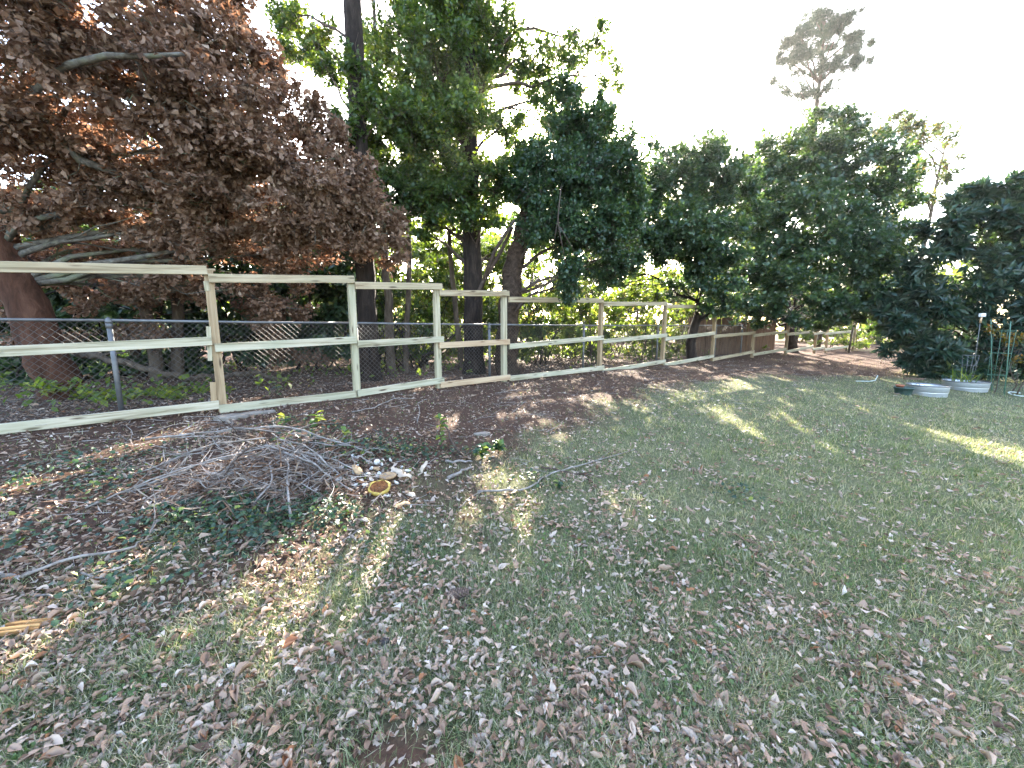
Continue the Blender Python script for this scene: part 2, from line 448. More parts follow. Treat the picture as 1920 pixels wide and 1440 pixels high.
# ------------------------------------------------------------------ ground
def lawn_mask(x, y):
    s = s_of(x, y); a = a_of(x, y)
    sb = np.interp(a, [-1, 0, 1.1, 2.2, 3.8, 6.3, 9, 12.4, 15.5, 20], [2.4, 2.5, 2.4, 2.8, 3.4, 4.1, 3.95, 3.3, 1.9, 1.5])
    n = 0.55 * noise2(x, y, 1.1, 2) + 0.25 * noise2(x, y, 3.0, 3)
    m = 1 - smooth(-0.75, 0.6, s - sb - n * 0.7)
    bare = np.exp(-(((x + 0.385) / .24) ** 2 + ((y - 1.09) / .11) ** 2))
    return np.clip(m - 1.2 * bare, 0, 1)
def ground():
    xs = np.concatenate([-np.geomspace(12, 160, 14)[::-1], np.arange(-11.6, -2.4, .2), np.arange(-2.4, 2.4, .08), np.arange(2.4, 24, .2), np.geomspace(25, 220, 14)])
    ys = np.concatenate([-np.geomspace(2, 60, 10)[::-1], np.arange(-1, .8, .2), np.arange(.8, 2.8, .06), np.arange(2.8, 24, .2), np.geomspace(25, 260, 16)])
    X, Y = np.meshgrid(xs, ys)
    Z = gz(X, Y)
    V = np.stack([X, Y, Z], -1).reshape(-1, 3)
    nx, ny = len(xs), len(ys)
    i = (np.arange(ny - 1)[:, None] * nx + np.arange(nx - 1)[None]).ravel()
    T = np.concatenate([np.stack([i, i + 1, i + nx + 1], 1), np.stack([i, i + nx + 1, i + nx], 1)])
    m, nt, b, out = new_mat('leafy_lawn_soil')
    a = nt.nodes.new('ShaderNodeAttribute'); a.attribute_name = 'rnd'
    v = coords(nt, (1, 1, 1), jitter=False)
    n1 = noise(nt, v, 3.0, 6, .7); n2 = noise(nt, v, 38.0, 5, .75)
    r1 = ramp(nt, [(.35, (.030, .017, .012)), (.55, (.068, .041, .030)), (.72, (.14, .092, .07))]); nt.links.new(n2, r1.inputs[0])
    r2 = ramp(nt, [(.35, (.055, .060, .032)), (.52, (.11, .115, .062)), (.7, (.21, .19, .125))]); nt.links.new(n2, r2.inputs[0])
    red = mixc(nt, n1, r1.outputs[0], (.085, .047, .033))
    ad = nt.nodes.new('ShaderNodeMath'); ad.operation = 'ADD'; nt.links.new(a.outputs['Fac'], ad.inputs[0])
    sb_ = nt.nodes.new('ShaderNodeMath'); sb_.operation = 'MULTIPLY_ADD'; nt.links.new(n1, sb_.inputs[0]); sb_.inputs[1].default_value = .6; sb_.inputs[2].default_value = -.3
    nt.links.new(sb_.outputs[0], ad.inputs[1]); ad.use_clamp = True
    nt.links.new(mixc(nt, ad.outputs[0], red, r2.outputs[0]), b.inputs['Base Color'])
    b.inputs['Roughness'].default_value = .95; b.inputs['Specular IOR Level'].default_value = .1
    bump(nt, b, n2, .9, .02)
    o = link(bpy.data.objects.new('ground', np_mesh('ground', V, T, lawn_mask(X, Y).ravel(), m, True)))
    tag(o, 'leaf strewn lawn and bare reddish soil sloping up to the fence', kind='structure')
    return o
ground()

def in_view(P, margin=60):
    x, y, d = project(P)
    return (d > .3) & (x > -margin) & (x < 1920 + margin) & (y > -margin) & (y < 1440 + margin)
def ground_points(n, smin_y, smax_y, dens_fn):
    """n tries, denser near the camera (uniform in log depth)"""
    Y = np.exp(rng.uniform(math.log(smin_y), math.log(smax_y), n))
    X = Y * rng.uniform(-1.8, 1.8, n)
    keep = rng.uniform(0, 1, n) < dens_fn(X, Y)
    X, Y = X[keep], Y[keep]
    P = np.stack([X, Y, gz(X, Y)], 1)
    return P[in_view(P, 90)]

# ------------------------------------------------------------------ fence posts in plan (found from post heights)
PX = [412, 668, 822, 945, 1123, 1240, 1332, 1406, 1468, 1521, 1542, 1592]
def fence_pt(px):
    """point on the fence line on this pixel column"""
    t = (px - 960) / F / 0.992
    y = 7.57 / (1 - .782 * t)
    if y > 12.7 and t > 0: y = 8.36 / (1 - .66 * t)
    return np.array([t * y, y])
def on_fence(px, py, off=0.0):
    d = ray(px, py)
    t = d[0] / d[1]
    y = 7.57 / (1 - .782 * t)
    if px > 1332: y = 8.36 / (1 - .66 * t)
    p = CAM + d * (y / d[1])
    p[0] -= NS[0] * off; p[1] -= NS[1] * off
    return p
posts = [fence_pt(p) for p in PX]
posts.insert(0, np.array([-5.75, 7.57 - .782 * 5.75]))

def beam(name, A, B, h, th, mat, parent, origin, roll=0.0, bev=.004):
    """board from A to B: length along local X, thickness th across, height h"""
    A = np.asarray(A, float); B = np.asarray(B, float)
    d = B - A; L = np.linalg.norm(d); x = d / L
    up = np.array([0, 0, 1.0])
    if abs(x[2]) > .9: up = np.array([-NS[0], -NS[1], 0.0])
    y = np.cross(up, x); y /= np.linalg.norm(y); z = np.cross(x, y)
    mb = MB(); mb.box((0, 0, 0), (L, th, h), bev=bev)
    o = mb.obj(name, mat, parent)
    R = Matrix((x, y, z)).transposed().to_4x4()
    mid = (A + B) / 2 - np.asarray(origin, float)
    o.matrix_basis = Matrix.Translation(mid) @ R
    return o

def build_wood_fence():
    base = posts[1]
    org = np.array([base[0], base[1], float(gz(*base))])
    root = empty('wooden_fence', org, 'unfinished pale timber fence of posts and stepped rails crossing the yard', 'fence')
    tops = {1: 505, 2: 519, 3: 534, 4: 543, 5: 560, 6: 567, 7: 577, 8: 580, 9: 582, 10: 584, 11: 585, 12: 587}
    pm = [M['post_brown'], M['post_brown'], M['post_pale'], M['post_pale'], M['post_pale']] + [M['post_brown']] * 8
    for i, p in enumerate(posts):
        z0 = float(gz(*p)) - .12
        if i == 0: z1 = 2.25
        else: z1 = at(PX[i - 1] - 10 if i < 3 else PX[i - 1], tops[i], p[1])[2] - .012
        # a leaning first post as in the place
        beam('post', (p[0], p[1], z0), (p[0], p[1], z1), .092, .092, pm[i], root, org)
    T = [(0, 502, 388, 508), (391, 523, 661, 525), (663, 536, 825, 538), (820, 550, 950, 551), (950, 562, 1127, 564), (1127, 570, 1246, 570),
         (1245, 575, 1335, 575), (1335, 579, 1410, 580), (1410, 585, 1472, 585), (1472, 587, 1522, 586), (1522, 590, 1545, 589), (1545, 590, 1597, 589)]
    Mi = [(0, 659, 397, 639), (403, 652, 666, 637), (668, 645, 828, 636), (820, 647.5, 951, 640.5), (951, 649.5, 1127, 633), (1126, 640, 1246, 628.5),
          (1243, 636, 1336, 624.5), (1334, 631, 1411, 624), (1410, 629, 1472, 622), (1472, 627, 1522, 622), (1522, 626.5, 1543, 622.5), (1543, 626, 1597, 621)]
    B = [(0, 802.5, 411, 757), (411, 765.5, 664, 737.5), (668, 736.5, 829, 712), (822, 721, 952, 706.5), (952, 709, 1128, 689), (1125, 696, 1243, 677),
         (1241, 684, 1334, 667.5), (1332, 674, 1410, 659), (1408, 665, 1470, 654.5), (1470, 659.5, 1521, 650), (1520, 655, 1543, 651.5), (1542, 655.5, 1596, 648.5)]
    for row, hh in ((T, 0), (Mi, 1), (B, 2)):
        for k, (xa, ya, xb, yb) in enumerate(row):
            off = .068 if k % 2 == 0 else .0705
            A = on_fence(xa, ya, off); Bp = on_fence(xb, yb, off)
            if k == 0:
                A = Bp + (A - Bp) * 1.75
            mat = M['rail_warm'] if hh == 0 else M['rail']
            if k == 3 and hh > 0: mat = M['rail_tan']
            if k == 7: mat = M['rail_warm']
            beam('rail', A, Bp, .102, .040, mat, root, org)
    # scrap blocks nailed beside the first post
    p1 = posts[1]
    for px, ya, yb, w, m_ in ((389, 528, 546, .05, 'post_pale'), (394, 612, 676, .045, 'post_pale'), (402, 716, 762, .06, 'post_brown')):
        A = on_fence(px, yb, .035); Bq = on_fence(px - 3, ya, .035)
        beam('scrap_block', A, Bq, .04, w, M[m_], root, org, bev=.002)
    beam('scrap_block', on_fence(383, 505, -.09), on_fence(404, 505, -.09), .03, .09, M['post_brown'], root, org, bev=.002)
    return root
build_wood_fence()

# chain link fence just behind
CH_OFF = .36
def chain_pt(px):
    p = fence_pt(px); return np.array([p[0] + NS[0] * CH_OFF, p[1] + NS[1] * CH_OFF])
def build_chain():
    cpx = [207, 686, 938, 1114, 1250, 1356, 1404]
    pts = [np.array([-6.6, 7.57 - .782 * 6.6]) + np.array(NS) * CH_OFF] + [chain_pt(p) for p in cpx]
    org = np.array([pts[1][0], pts[1][1], float(gz(*pts[1]))])
    root = empty('chain_link_fence', org, 'low galvanised chain link fence behind the new timber rails', 'fence')
    H = 1.16
    dia = .074
    zt = lambda p: 1.5 + (.11 if p[1] < 9 else .11 + (.06 * (p[1] - 9) / 5))
    for i, p in enumerate(pts):
        mb = MB()
        z0 = float(gz(*p)) - .08; z1 = zt(p) - .03
        mb.tube([(p[0], p[1], z0), (p[0], p[1], z1)], .026, 12)
        mb.tube([(p[0], p[1], z1 - .06), (p[0], p[1], z1)], .031, 12)
        mb.obj('post', M['galv'], root, org)
        mb = MB(); mb.tube([(p[0], p[1], z1), (p[0], p[1], z1 + .02), (p[0], p[1], z1 + .05), (p[0], p[1], z1 + .065)], [.036, .036, .022, .006], 12)
        mb.obj('post_cap', M['galv'], root, org)
    for i in range(len(pts) - 1):
        A, B = pts[i], pts[i + 1]
        za, zb = zt(A), zt(B)
        mb = MB(); mb.tube([(A[0], A[1], za), ((A[0] + B[0]) / 2, (A[1] + B[1]) / 2, (za + zb) / 2 - .006), (B[0], B[1], zb)], .017, 10)
        mb.obj('top_rail', M['galv'], root, org)
        L = np.linalg.norm(B - A); d = (B - A) / L
        mb = MB(); n = 0
        g0 = float(gz(*A)) + .02; g1 = float(gz(*B)) + .02
        Hm = (za + zb) / 2 - (g0 + g1) / 2 - .02
        for sgn in (1, -1):
            k = -int(Hm / dia) - 1
            while k * dia < L + Hm:
                x0 = k * dia; k += 1
                # line: x = x0 + sgn*z (offset), z in 0..Hm, clipped to 0..L
                xs_ = (lambda z: x0 + z) if sgn > 0 else (lambda z: x0 + Hm - z)
                zlo, zhi = 0.0, Hm
                if sgn > 0:
                    zlo = max(zlo, -x0); zhi = min(zhi, L - x0)
                else:
                    zhi = min(zhi, x0 + Hm); zlo = max(zlo, x0 + Hm - L)
                if zhi - zlo < .02: continue
                P = []
                for z in (zlo, zhi):
                    x = xs_(z); f_ = x / L
                    P.append((A[0] + d[0] * x + NS[0] * .002 * sgn, A[1] + d[1] * x + NS[1] * .002 * sgn, g0 + (g1 - g0) * f_ + z))
                mb.tube(P, .0026, 3, cap=False)
        o = mb.obj('chain_mesh', M['wire'], root, org); tag(o, kind='stuff')
build_chain()

# far return fence behind the corner post
def build_return_fence():
    A = posts[-1]; dirv = np.array([.92, -.12]); dirv /= np.linalg.norm(dirv)
    org = np.array([A[0] + .5, A[1] - .05, float(gz(*A))])
    root = empty('return_fence', org, 'tan post and rail fence with a diagonal brace beyond the shady corner', 'fence')
    P = [A + dirv * k for k in (.35, 3.0, 5.6)]
    zr = [at(1600, y, A[1])[2] for y in (597, 618, 656)]
    g = [float(gz(*p)) for p in P]
    for p, q in zip(P[1:], g[1:]):
        beam('post', (p[0], p[1], q - .1), (p[0], p[1], zr[0] + .05), .09, .09, M['post_brown'], root, org)
    for j, z in enumerate(zr):
        a = P[0]; b = P[2]
        beam('rail', (a[0] - .25, a[1] + .09, z), (b[0], b[1] + .09, z - .10), .10, .04, M['rail_tan'], root, org)
    beam('brace', (P[0][0] + 1.0, P[0][1] - .03, zr[2] - .02), (P[1][0] + .1, P[1][1] - .03, zr[1] + .05), .09, .03, M['rail_tan'], root, org)
build_return_fence()

# old plank fence of the neighbouring plot
def build_plank_fence():
    a0 = fence_pt(1338) + np.array(NS) * 1.0; a1 = fence_pt(1500) + np.array(NS) * 1.1
    org = np.array([a0[0], a0[1], float(gz(*a0))])
    root = empty('plank_fence', org, 'old brown privacy fence of close upright boards behind the chain link', 'fence')
    d = a1 - a0; L = np.linalg.norm(d); d /= L
    n = int(L / .148)
    for i in range(n):
        p = a0 + d * (i + .5) * .148
        z0 = float(gz(*p)) - .03
        h = 1.42 + .05 * math.sin(i * .45) + random.uniform(-.015, .015)
        ww = .138; t = .018; c = .03
        mb = MB()   # dog eared board, built upright along local X
        pr = [(0, -ww / 2), (h - c, -ww / 2), (h, -ww / 2 + c), (h, ww / 2 - c), (h - c, ww / 2), (0, ww / 2)]
        v = [(x, y, s_) for s_ in (-t / 2, t / 2) for x, y in pr]
        f = [tuple(range(5, -1, -1)), tuple(range(6, 12))] + [(k, (k + 1) % 6, 6 + (k + 1) % 6, 6 + k) for k in range(6)]
        mb.add(v, f)
        o = mb.obj('plank', M['plank'], root)
        X = Vector((random.uniform(-.012, .012), 0, 1)).normalized(); Yv = Vector((d[0], d[1], 0)); Zv = X.cross(Yv).normalized(); Yv = Zv.cross(X)
        o.matrix_basis = Matrix.Translation(Vector((p[0] + NS[0] * random.uniform(-.006, .006), p[1] + NS[1] * random.uniform(-.006, .006), z0)) - Vector(org)) @ Matrix((X, Yv, Zv)).transposed().to_4x4()
    for z in (.3, 1.1):
        beam('rail', (a0[0] + NS[0] * .04, a0[1] + NS[1] * .04, org[2] + z), (a1[0] + NS[0] * .04, a1[1] + NS[1] * .04, float(gz(*a1)) + z), .08, .035, M['plank'], root, org)
build_plank_fence()

# ------------------------------------------------------------------ foliage
def foliage(clumps, per=9, twig=.28, droop=.25, lobes=None, spread=.9, up=.35):
    """clumps: (centre, (rx,ry,rz), n). Returns leaf arrays and twig segments."""
    P, D, N, TW = [], [], [], []
    for C, R, n in clumps:
        C = np.asarray(C, float); R = np.asarray(R, float)
        k = max(3, int(n / per))
        m = max(6, k // 18) if lobes is None else lobes
        q = rng.normal(size=(m, 3)); q /= np.linalg.norm(q, axis=1)[:, None]
        lc = q * (rng.uniform(0, 1, (m, 1)) ** .42) * .88
        lr = rng.uniform(.24, .50, m) * (5.0 / (m + 1)) ** .12
        li = rng.integers(0, m, k)
        q = rng.normal(size=(k, 3)); q /= np.linalg.norm(q, axis=1)[:, None]
        rel = lc[li] + q * (rng.uniform(0, 1, (k, 1)) ** .55) * lr[li][:, None]
        pc = C + rel * R
        o = .6 * q + .7 * rel / (np.linalg.norm(rel, axis=1)[:, None] + .2) + np.array([0, 0, up]) + rng.normal(size=(k, 3)) * .25
        o /= np.linalg.norm(o, axis=1)[:, None]
        tl = twig * rng.uniform(.6, 1.4, k)
        s0 = pc - o * tl[:, None]
        TW.append((s0 - (rel * R) * .25 * rng.uniform(.2, 1, (k, 1)), s0, pc))
        t = np.tile(np.linspace(.05, 1, per), k) + rng.uniform(-.06, .06, k * per)
        ii = np.repeat(np.arange(k), per)
        oo = o[ii]
        rad = rng.normal(size=(k * per, 3)); rad -= (rad * oo).sum(1)[:, None] * oo
        rad /= np.linalg.norm(rad, axis=1)[:, None] + 1e-6
        P.append(s0[ii] + oo * (tl[ii] * t)[:, None])
        dd = oo * (.25 + .7 * np.clip(t, 0, 1))[:, None] + rad * spread - np.array([0, 0, droop])
        D.append(dd)
        N.append(np.array([0, 0, .75]) + rng.normal(size=(k * per, 3)) * .55 + oo * .4)
    return np.concatenate(P), np.concatenate(D), np.concatenate(N), TW
def twig_mesh(TW, r=.004, keep=1.0):
    parts = []
    for a, b, c in TW:
        n = len(a)
        sel = rng.uniform(0, 1, n) < keep
        for p0, p1, r0, r1 in ((a[sel], b[sel], r * 1.6, r), (b[sel], c[sel], r, r * .4)):
            n = len(p0)
            if n == 0: continue
            R = frames(p1 - p0 + 1e-6, np.tile([.3, .2, 1.0], (n, 1)))
            L = np.linalg.norm(p1 - p0, axis=1)
            tv = np.array([(r0, 0, 0), (-.5 * r0, 0, .87 * r0), (-.5 * r0, 0, -.87 * r0), (r1, 1, 0), (-.5 * r1, 1, .87 * r1), (-.5 * r1, 1, -.87 * r1)])
            tf = np.array([(0, 1, 4), (0, 4, 3), (1, 2, 5), (1, 5, 4), (2, 0, 3), (2, 3, 5)])
            loc = np.repeat(tv[None], n, 0); loc[:, :, 1] *= L[:, None]
            V = np.einsum('nij,nkj->nki', R, loc) + p0[:, None]
            T = tf[None] + (np.arange(n) * 6)[:, None, None]
            parts.append((V.reshape(-1, 3), T.reshape(-1, 3), np.full(n * 6, .5)))
    return join(parts)
def pxc(px, py, Y, rx, ry, n, rd=None):
    """a clump seen at this pixel, at distance Y, with radii given in photo pixels"""
    c = at(px, py, Y); k = Y / F
    return (c, (rx * k, (rd if rd is not None else .5 * (rx + ry)) * k, ry * k), n)
def wander(a, b, n=6, w=.08, sag=0.0):
    a = np.asarray(a, float); b = np.asarray(b, float)
    t = np.linspace(0, 1, n)[:, None]
    p = a + (b - a) * t
    L = np.linalg.norm(b - a)
    off = np.cumsum(rng.normal(size=(n, 3)), 0) * w * L / n
    off -= off[-1] * t
    off -= off[0] * (1 - t)
    p = p + off
    p[:, 2] += sag * L * np.sin(t[:, 0] * math.pi)
    return p
def tree(name, label, cat, trunk_pts, trunk_r, clumps, leaf, mat, bark, leaf_len, per=9, twig=.28, droop=.25, limb_r=.035, group=None,
         single=0, tmpl=None, width=(.8, 1.2), twig_mat=None, twig_keep=.7, twig_r=.004, limb_from=(.35, .95), rough=.10, nlimb=1.0, extra=None, flare=True, up=.35, spread=.9, dens=1.0, bulk=None):
    """trunk, branches, crown (with its biggest leaves as pieces of their own)"""
    tp = np.asarray(trunk_pts, float)
    org = np.array([tp[0][0], tp[0][1], float(gz(tp[0][0], tp[0][1]))])
    root = empty(name, org, label, cat, group)
    # smooth the trunk line
    tt = np.linspace(0, len(tp) - 1, 5 * len(tp))
    line = np.stack([np.interp(tt, np.arange(len(tp)), tp[:, i]) for i in range(3)], 1)
    line[:, :2] += .012 * rng.normal(size=(len(line), 2))
    rr = np.interp(tt, np.arange(len(tp)), trunk_r)
    if flare: rr[:2] *= (1.35, 1.12)
    mb = MB(); mb.tube(line, rr, 14, rough=rough)
    mb.obj('trunk', bark, root, org)
    br = MB()
    for C, R, n in clumps:
        if rng.uniform() > nlimb or C[2] < line[int(.38 * len(line)), 2] - .3: continue
        j = int(np.interp(C[2] - .5 * R[2] - .4, line[:, 2], np.arange(len(line))))
        j = min(max(j, int(limb_from[0] * len(line))), int(limb_from[1] * len(line)))
        e = np.asarray(C) + (line[j] - C) * .05
        lm = wander(line[j], e, 8, .22, .06)
        br.tube(lm, np.linspace(min(limb_r * 1.5, rr[j] * .8), limb_r * .35, 8), 6)
        for _ in range(4):
            k = rng.integers(3, 7)
            q = rng.normal(size=3); q /= np.linalg.norm(q)
            sub = wander(lm[k], np.asarray(C) + q * np.asarray(R) * .75, 6, .2)
            br.tube(sub, np.linspace(limb_r * .5, limb_r * .12, 6), 4)
    if extra:
        for pts, r in extra:
            lb = MB(); lb.tube(pts, r, 8, rough=.06); lb.obj('limb', bark if twig_mat is None else twig_mat, root, org)
    if br.n: br.obj('branches', bark if twig_mat is None else twig_mat, root, org)
    P, D, N, TW = foliage([(c_, r_, int(n_ * dens)) for c_, r_, n_ in clumps], per, twig, droop, up=up, spread=spread)
    R_ = frames(D, N)
    sc = leaf_len * rng.uniform(.65, 1.25, len(P))
    rnd = np.clip(rng.normal(.5, .20, len(P)) + .16 * noise2(P[:, 0] + P[:, 1] * .7, P[:, 2], .9, 14), 0, 1)
    wsc = rng.uniform(width[0], width[1], len(P))
    keep = np.ones(len(P), bool)
    crown_leaves = []
    if single:
        x, y, dep = project(P)
        vis = (x > 15) & (x < 1905) & (y > 15) & (y < 1200)
        size = np.where(vis, sc / dep, 0); sc = sc * 1.0
        # the leaves that show largest, spread over the front of the crown
        idx = np.argsort(-size)[:single]
        keep[idx] = False
        crown_leaves = idx
    bt = bulk or tmpl
    V, T, q = scatter(bt[0], bt[1], P[keep] - org, R_[keep], sc[keep], rnd[keep], wsc[keep])
    tv, ttr, tq = twig_mesh(TW, twig_r, twig_keep)
    crown = link(bpy.data.objects.new('crown', np_mesh('crown', V, T, q, mat)), root)
    if len(crown_leaves):
        # five shared leaf shapes
        var = []
        for k in range(5):
            a = np.asarray(tmpl[0], float).copy(); a[:, 2] *= 1 + .35 * (k - 2); a[:, 0] *= .85 + .08 * k
            var.append(np_mesh('leaf', a, np.asarray(tmpl[1]), np.full(len(a), .18 + .18 * k), mat))
        for k, i in enumerate(crown_leaves):
            o = bpy.data.objects.new('leaf', var[k % 5])
            o.matrix_basis = Matrix.Translation(P[i] - org) @ Matrix(R_[i].tolist()).to_4x4() @ Matrix.Scale(sc[i], 4)
            link(o, crown)
    tw = link(bpy.data.objects.new('twigs', np_mesh('twigs', tv - org, ttr, tq, twig_mat or bark)), root)
    tag(tw, kind='stuff')
    return root
TK = (K2_V, K2_F); TQ = (LQ4_V, L4_F); T4 = (L4_V, L4_F); T2 = (L2_V, L2_F); TF = (FAN_V, FAN_F); TL = (LOQ_V, LOQ_F)
def col_up(px, Y, tops):
    """upright trunk line standing at pixel column px (at its foot) and distance Y"""
    p = at(px, 650, Y)
    z0 = float(gz(p[0], p[1])) - .15
    return [(p[0], p[1], z0)] + [(p[0] + dx, p[1], h) for dx, h in tops]

# 1. leaning oak with dead brown leaves at the left
b0 = at(78, 640, 5.35)
zg = float(gz(b0[0], b0[1]))
brown_trunk = [(b0[0] + .22, b0[1], zg - .15), (b0[0] + .05, b0[1], zg + .6), (b0[0] - .38, b0[1] + .05, zg + 1.9), (b0[0] - .62, b0[1], zg + 3.2), (b0[0] - .75, b0[1] - .1, zg + 4.6), (b0[0] - .6, b0[1], zg + 6.5)]
brown = [pxc(60, 90, 4.7, 150, 130, 1500), pxc(230, 60, 4.9, 160, 110, 1500), pxc(335, 175, 5.1, 150, 105, 1500), pxc(150, 250, 5.4, 170, 110, 1500),
         pxc(420, 250, 5.4, 140, 110, 1700), pxc(520, 310, 5.7, 135, 90, 1700), pxc(620, 350, 6.2, 110, 85, 1600), pxc(690, 400, 6.5, 75, 75, 1100),
         pxc(420, 370, 5.8, 140, 75, 1600), pxc(560, 430, 6.2, 120, 60, 1300), pxc(250, 350, 5.6, 150, 70, 1200), pxc(100, 390, 5.6, 130, 70, 1000),
         pxc(330, 430, 5.9, 130, 55, 900), pxc(450, 130, 5.5, 80, 70, 360), pxc(560, 190, 5.8, 60, 50, 240), pxc(360, 530, 6.4, 110, 50, 700), pxc(230, 540, 6.6, 110, 60, 600),
         pxc(520, 560, 7.2, 80, 60, 500), pxc(100, -120, 5.0, 190, 130, 1300), pxc(300, -130, 5.4, 160, 110, 900), pxc(-160, 150, 4.6, 150, 200, 1200), pxc(-120, -150, 4.8, 160, 150, 900),
         pxc(640, 250, 6.3, 40, 40, 150), pxc(40, 620, 6.2, 90, 60, 260), pxc(230, 640, 6.7, 100, 50, 260), pxc(480, 610, 7.6, 90, 50, 260), pxc(570, 650, 8.0, 70, 35, 160), pxc(40, 480, 5.9, 90, 45, 260), pxc(740, 450, 6.9, 45, 55, 350), pxc(330, 60, 5.3, 120, 90, 420), pxc(430, 40, 5.6, 70, 60, 160), pxc(150, 462, 6.0, 140, 40, 420), pxc(400, 470, 6.4, 120, 38, 420), pxc(560, 490, 6.8, 100, 38, 330), pxc(660, 470, 7.0, 60, 40, 230), pxc(480, 110, 5.7, 50, 60, 130), pxc(570, 250, 6.2, 50, 40, 200)]
limbA = [at(-40, 185, 4.9), at(40, 222, 4.95), at(110, 250, 5.0), at(150, 300, 5.1), at(230, 330, 5.2)]
limbB = [at(90, 150, 4.5), at(130, 122, 4.45), at(200, 104, 4.4), at(270, 106, 4.4), at(345, 101, 4.5)]
limbC = [at(60, 235, 4.95), at(55, 180, 4.9), at(90, 150, 4.5)]
tree('brown_oak', 'leaning reddish trunked oak covered in dead brown leaves', 'tree', brown_trunk, [.24, .22, .21, .20, .17, .10], brown, None, M['brown'], M['bark_red'],
     .082, per=10, twig=.26, droop=.5, limb_r=.03, single=300, tmpl=TF, bulk=TK, dens=4.4, width=(.9, 1.3), twig_keep=.35, twig_mat=M['bark_limb'], twig_r=.0035, nlimb=.8,
     extra=[(limbA, [.085, .08, .065, .05, .03]), (limbB, [.03, .035, .03, .025, .018]), (limbC, [.06, .045, .03])])

# 2. tall slim pine whose trunk leaves the frame, with climbing greenery
tree('tall_pine', 'tall straight dark trunk behind the second timber bay, vines on top', 'tree', col_up(690, 7.3, [(0, 2), (.02, 5), (.05, 9), (.1, 14)]), [.19, .165, .15, .135, .10],
     [pxc(580, 70, 7.9, 60, 70, 900), pxc(615, 130, 7.6, 45, 50, 350), pxc(650, 250, 7.2, 45, 50, 500), pxc(690, 130, 7.4, 50, 70, 700), pxc(720, 210, 7.2, 60, 60, 800), pxc(540, 30, 8.0, 35, 40, 200)],
     None, M['green'], M['bark_dark'], .082, tmpl=T2, limb_r=.02, twig_mat=M['twig_dark'], dens=3.2, width=(.95, 1.5), twig_keep=.4)
tree('vine_tree', 'ivy dark trunk with high sunlit green crown behind the tan railed bay', 'tree', col_up(888, 8.6, [(0, 2), (-.03, 4.5), (-.05, 8), (-.1, 12)]), [.23, .20, .18, .15, .08],
     [pxc(800, 120, 8.6, 105, 120, 3800), pxc(765, 265, 8.2, 100, 85, 3200), pxc(880, 330, 8.4, 90, 65, 2200), pxc(900, 90, 8.9, 90, 100, 2600), pxc(820, 380, 8.2, 85, 45, 1400),
      pxc(1000, 100, 9.3, 100, 70, 900), pxc(1100, 60, 9.5, 75, 60, 420), pxc(1030, 190, 9.2, 65, 55, 600), pxc(790, -110, 9, 120, 110, 1600), pxc(920, -130, 9.2, 120, 110, 1500),
      pxc(960, 230, 8.9, 60, 60, 500), pxc(760, 370, 8.0, 45, 55, 900), pxc(1150, 130, 9.5, 30, 50, 130), pxc(700, -80, 8.5, 90, 90, 800),
      pxc(855, 215, 8.0, 75, 70, 1500), pxc(700, 330, 7.9, 55, 60, 900), pxc(905, 400, 8.1, 60, 35, 600), pxc(845, 20, 8.3, 60, 50, 700), pxc(960, 330, 8.6, 50, 60, 500), pxc(780, 430, 8.4, 60, 32, 300), pxc(860, 455, 9.8, 70, 38, 480), pxc(930, 475, 9.8, 60, 40, 560)],  # last low clumps thickened to block sun streaks on the near left lawn
     None, M['green'], M['bark_dark'], .084, tmpl=T2, dens=4.2, width=(.95, 1.5), twig_keep=.35, limb_r=.03, twig_mat=M['twig_dark'],
     extra=[([at(884, 575, 8.5), at(905, 530, 8.4), at(935, 480, 8.3), at(962, 425, 8.2)], [.045, .04, .035, .03]),
            ([at(898, 560, 8.6), at(912, 510, 8.3), at(928, 470, 8.0), at(965, 412, 7.9)], [.04, .038, .036, .03])])
for px, Y, r, dx in ((735, 8.4, .10, -.06), (757, 8.7, .07, .18), (866, 9.3, .07, -.2)):
    tree('slender_tree', {735: 'slender grey trunk beside the tall dark pine trunk', 757: 'thin curving stem leaning away from the slender grey trunk', 866: 'mossy bent stem against the ivy dark trunk'}[px], 'tree',
         col_up(px, Y, [(dx * .3, 1.2), (dx, 2.6), (dx * 1.4, 5), (dx * .6, 8.5)]), [r, r * .9, r * .8, r * .6, r * .25],
         [pxc(px + 30, 330, Y, 50, 60, 500), pxc(px - 10, 60, Y + .4, 60, 80, 700)], None, M['green'], M['bark_grey'], .08, tmpl=T2, limb_r=.015, width=(.95, 1.5), dens=2.2, twig_keep=.4)

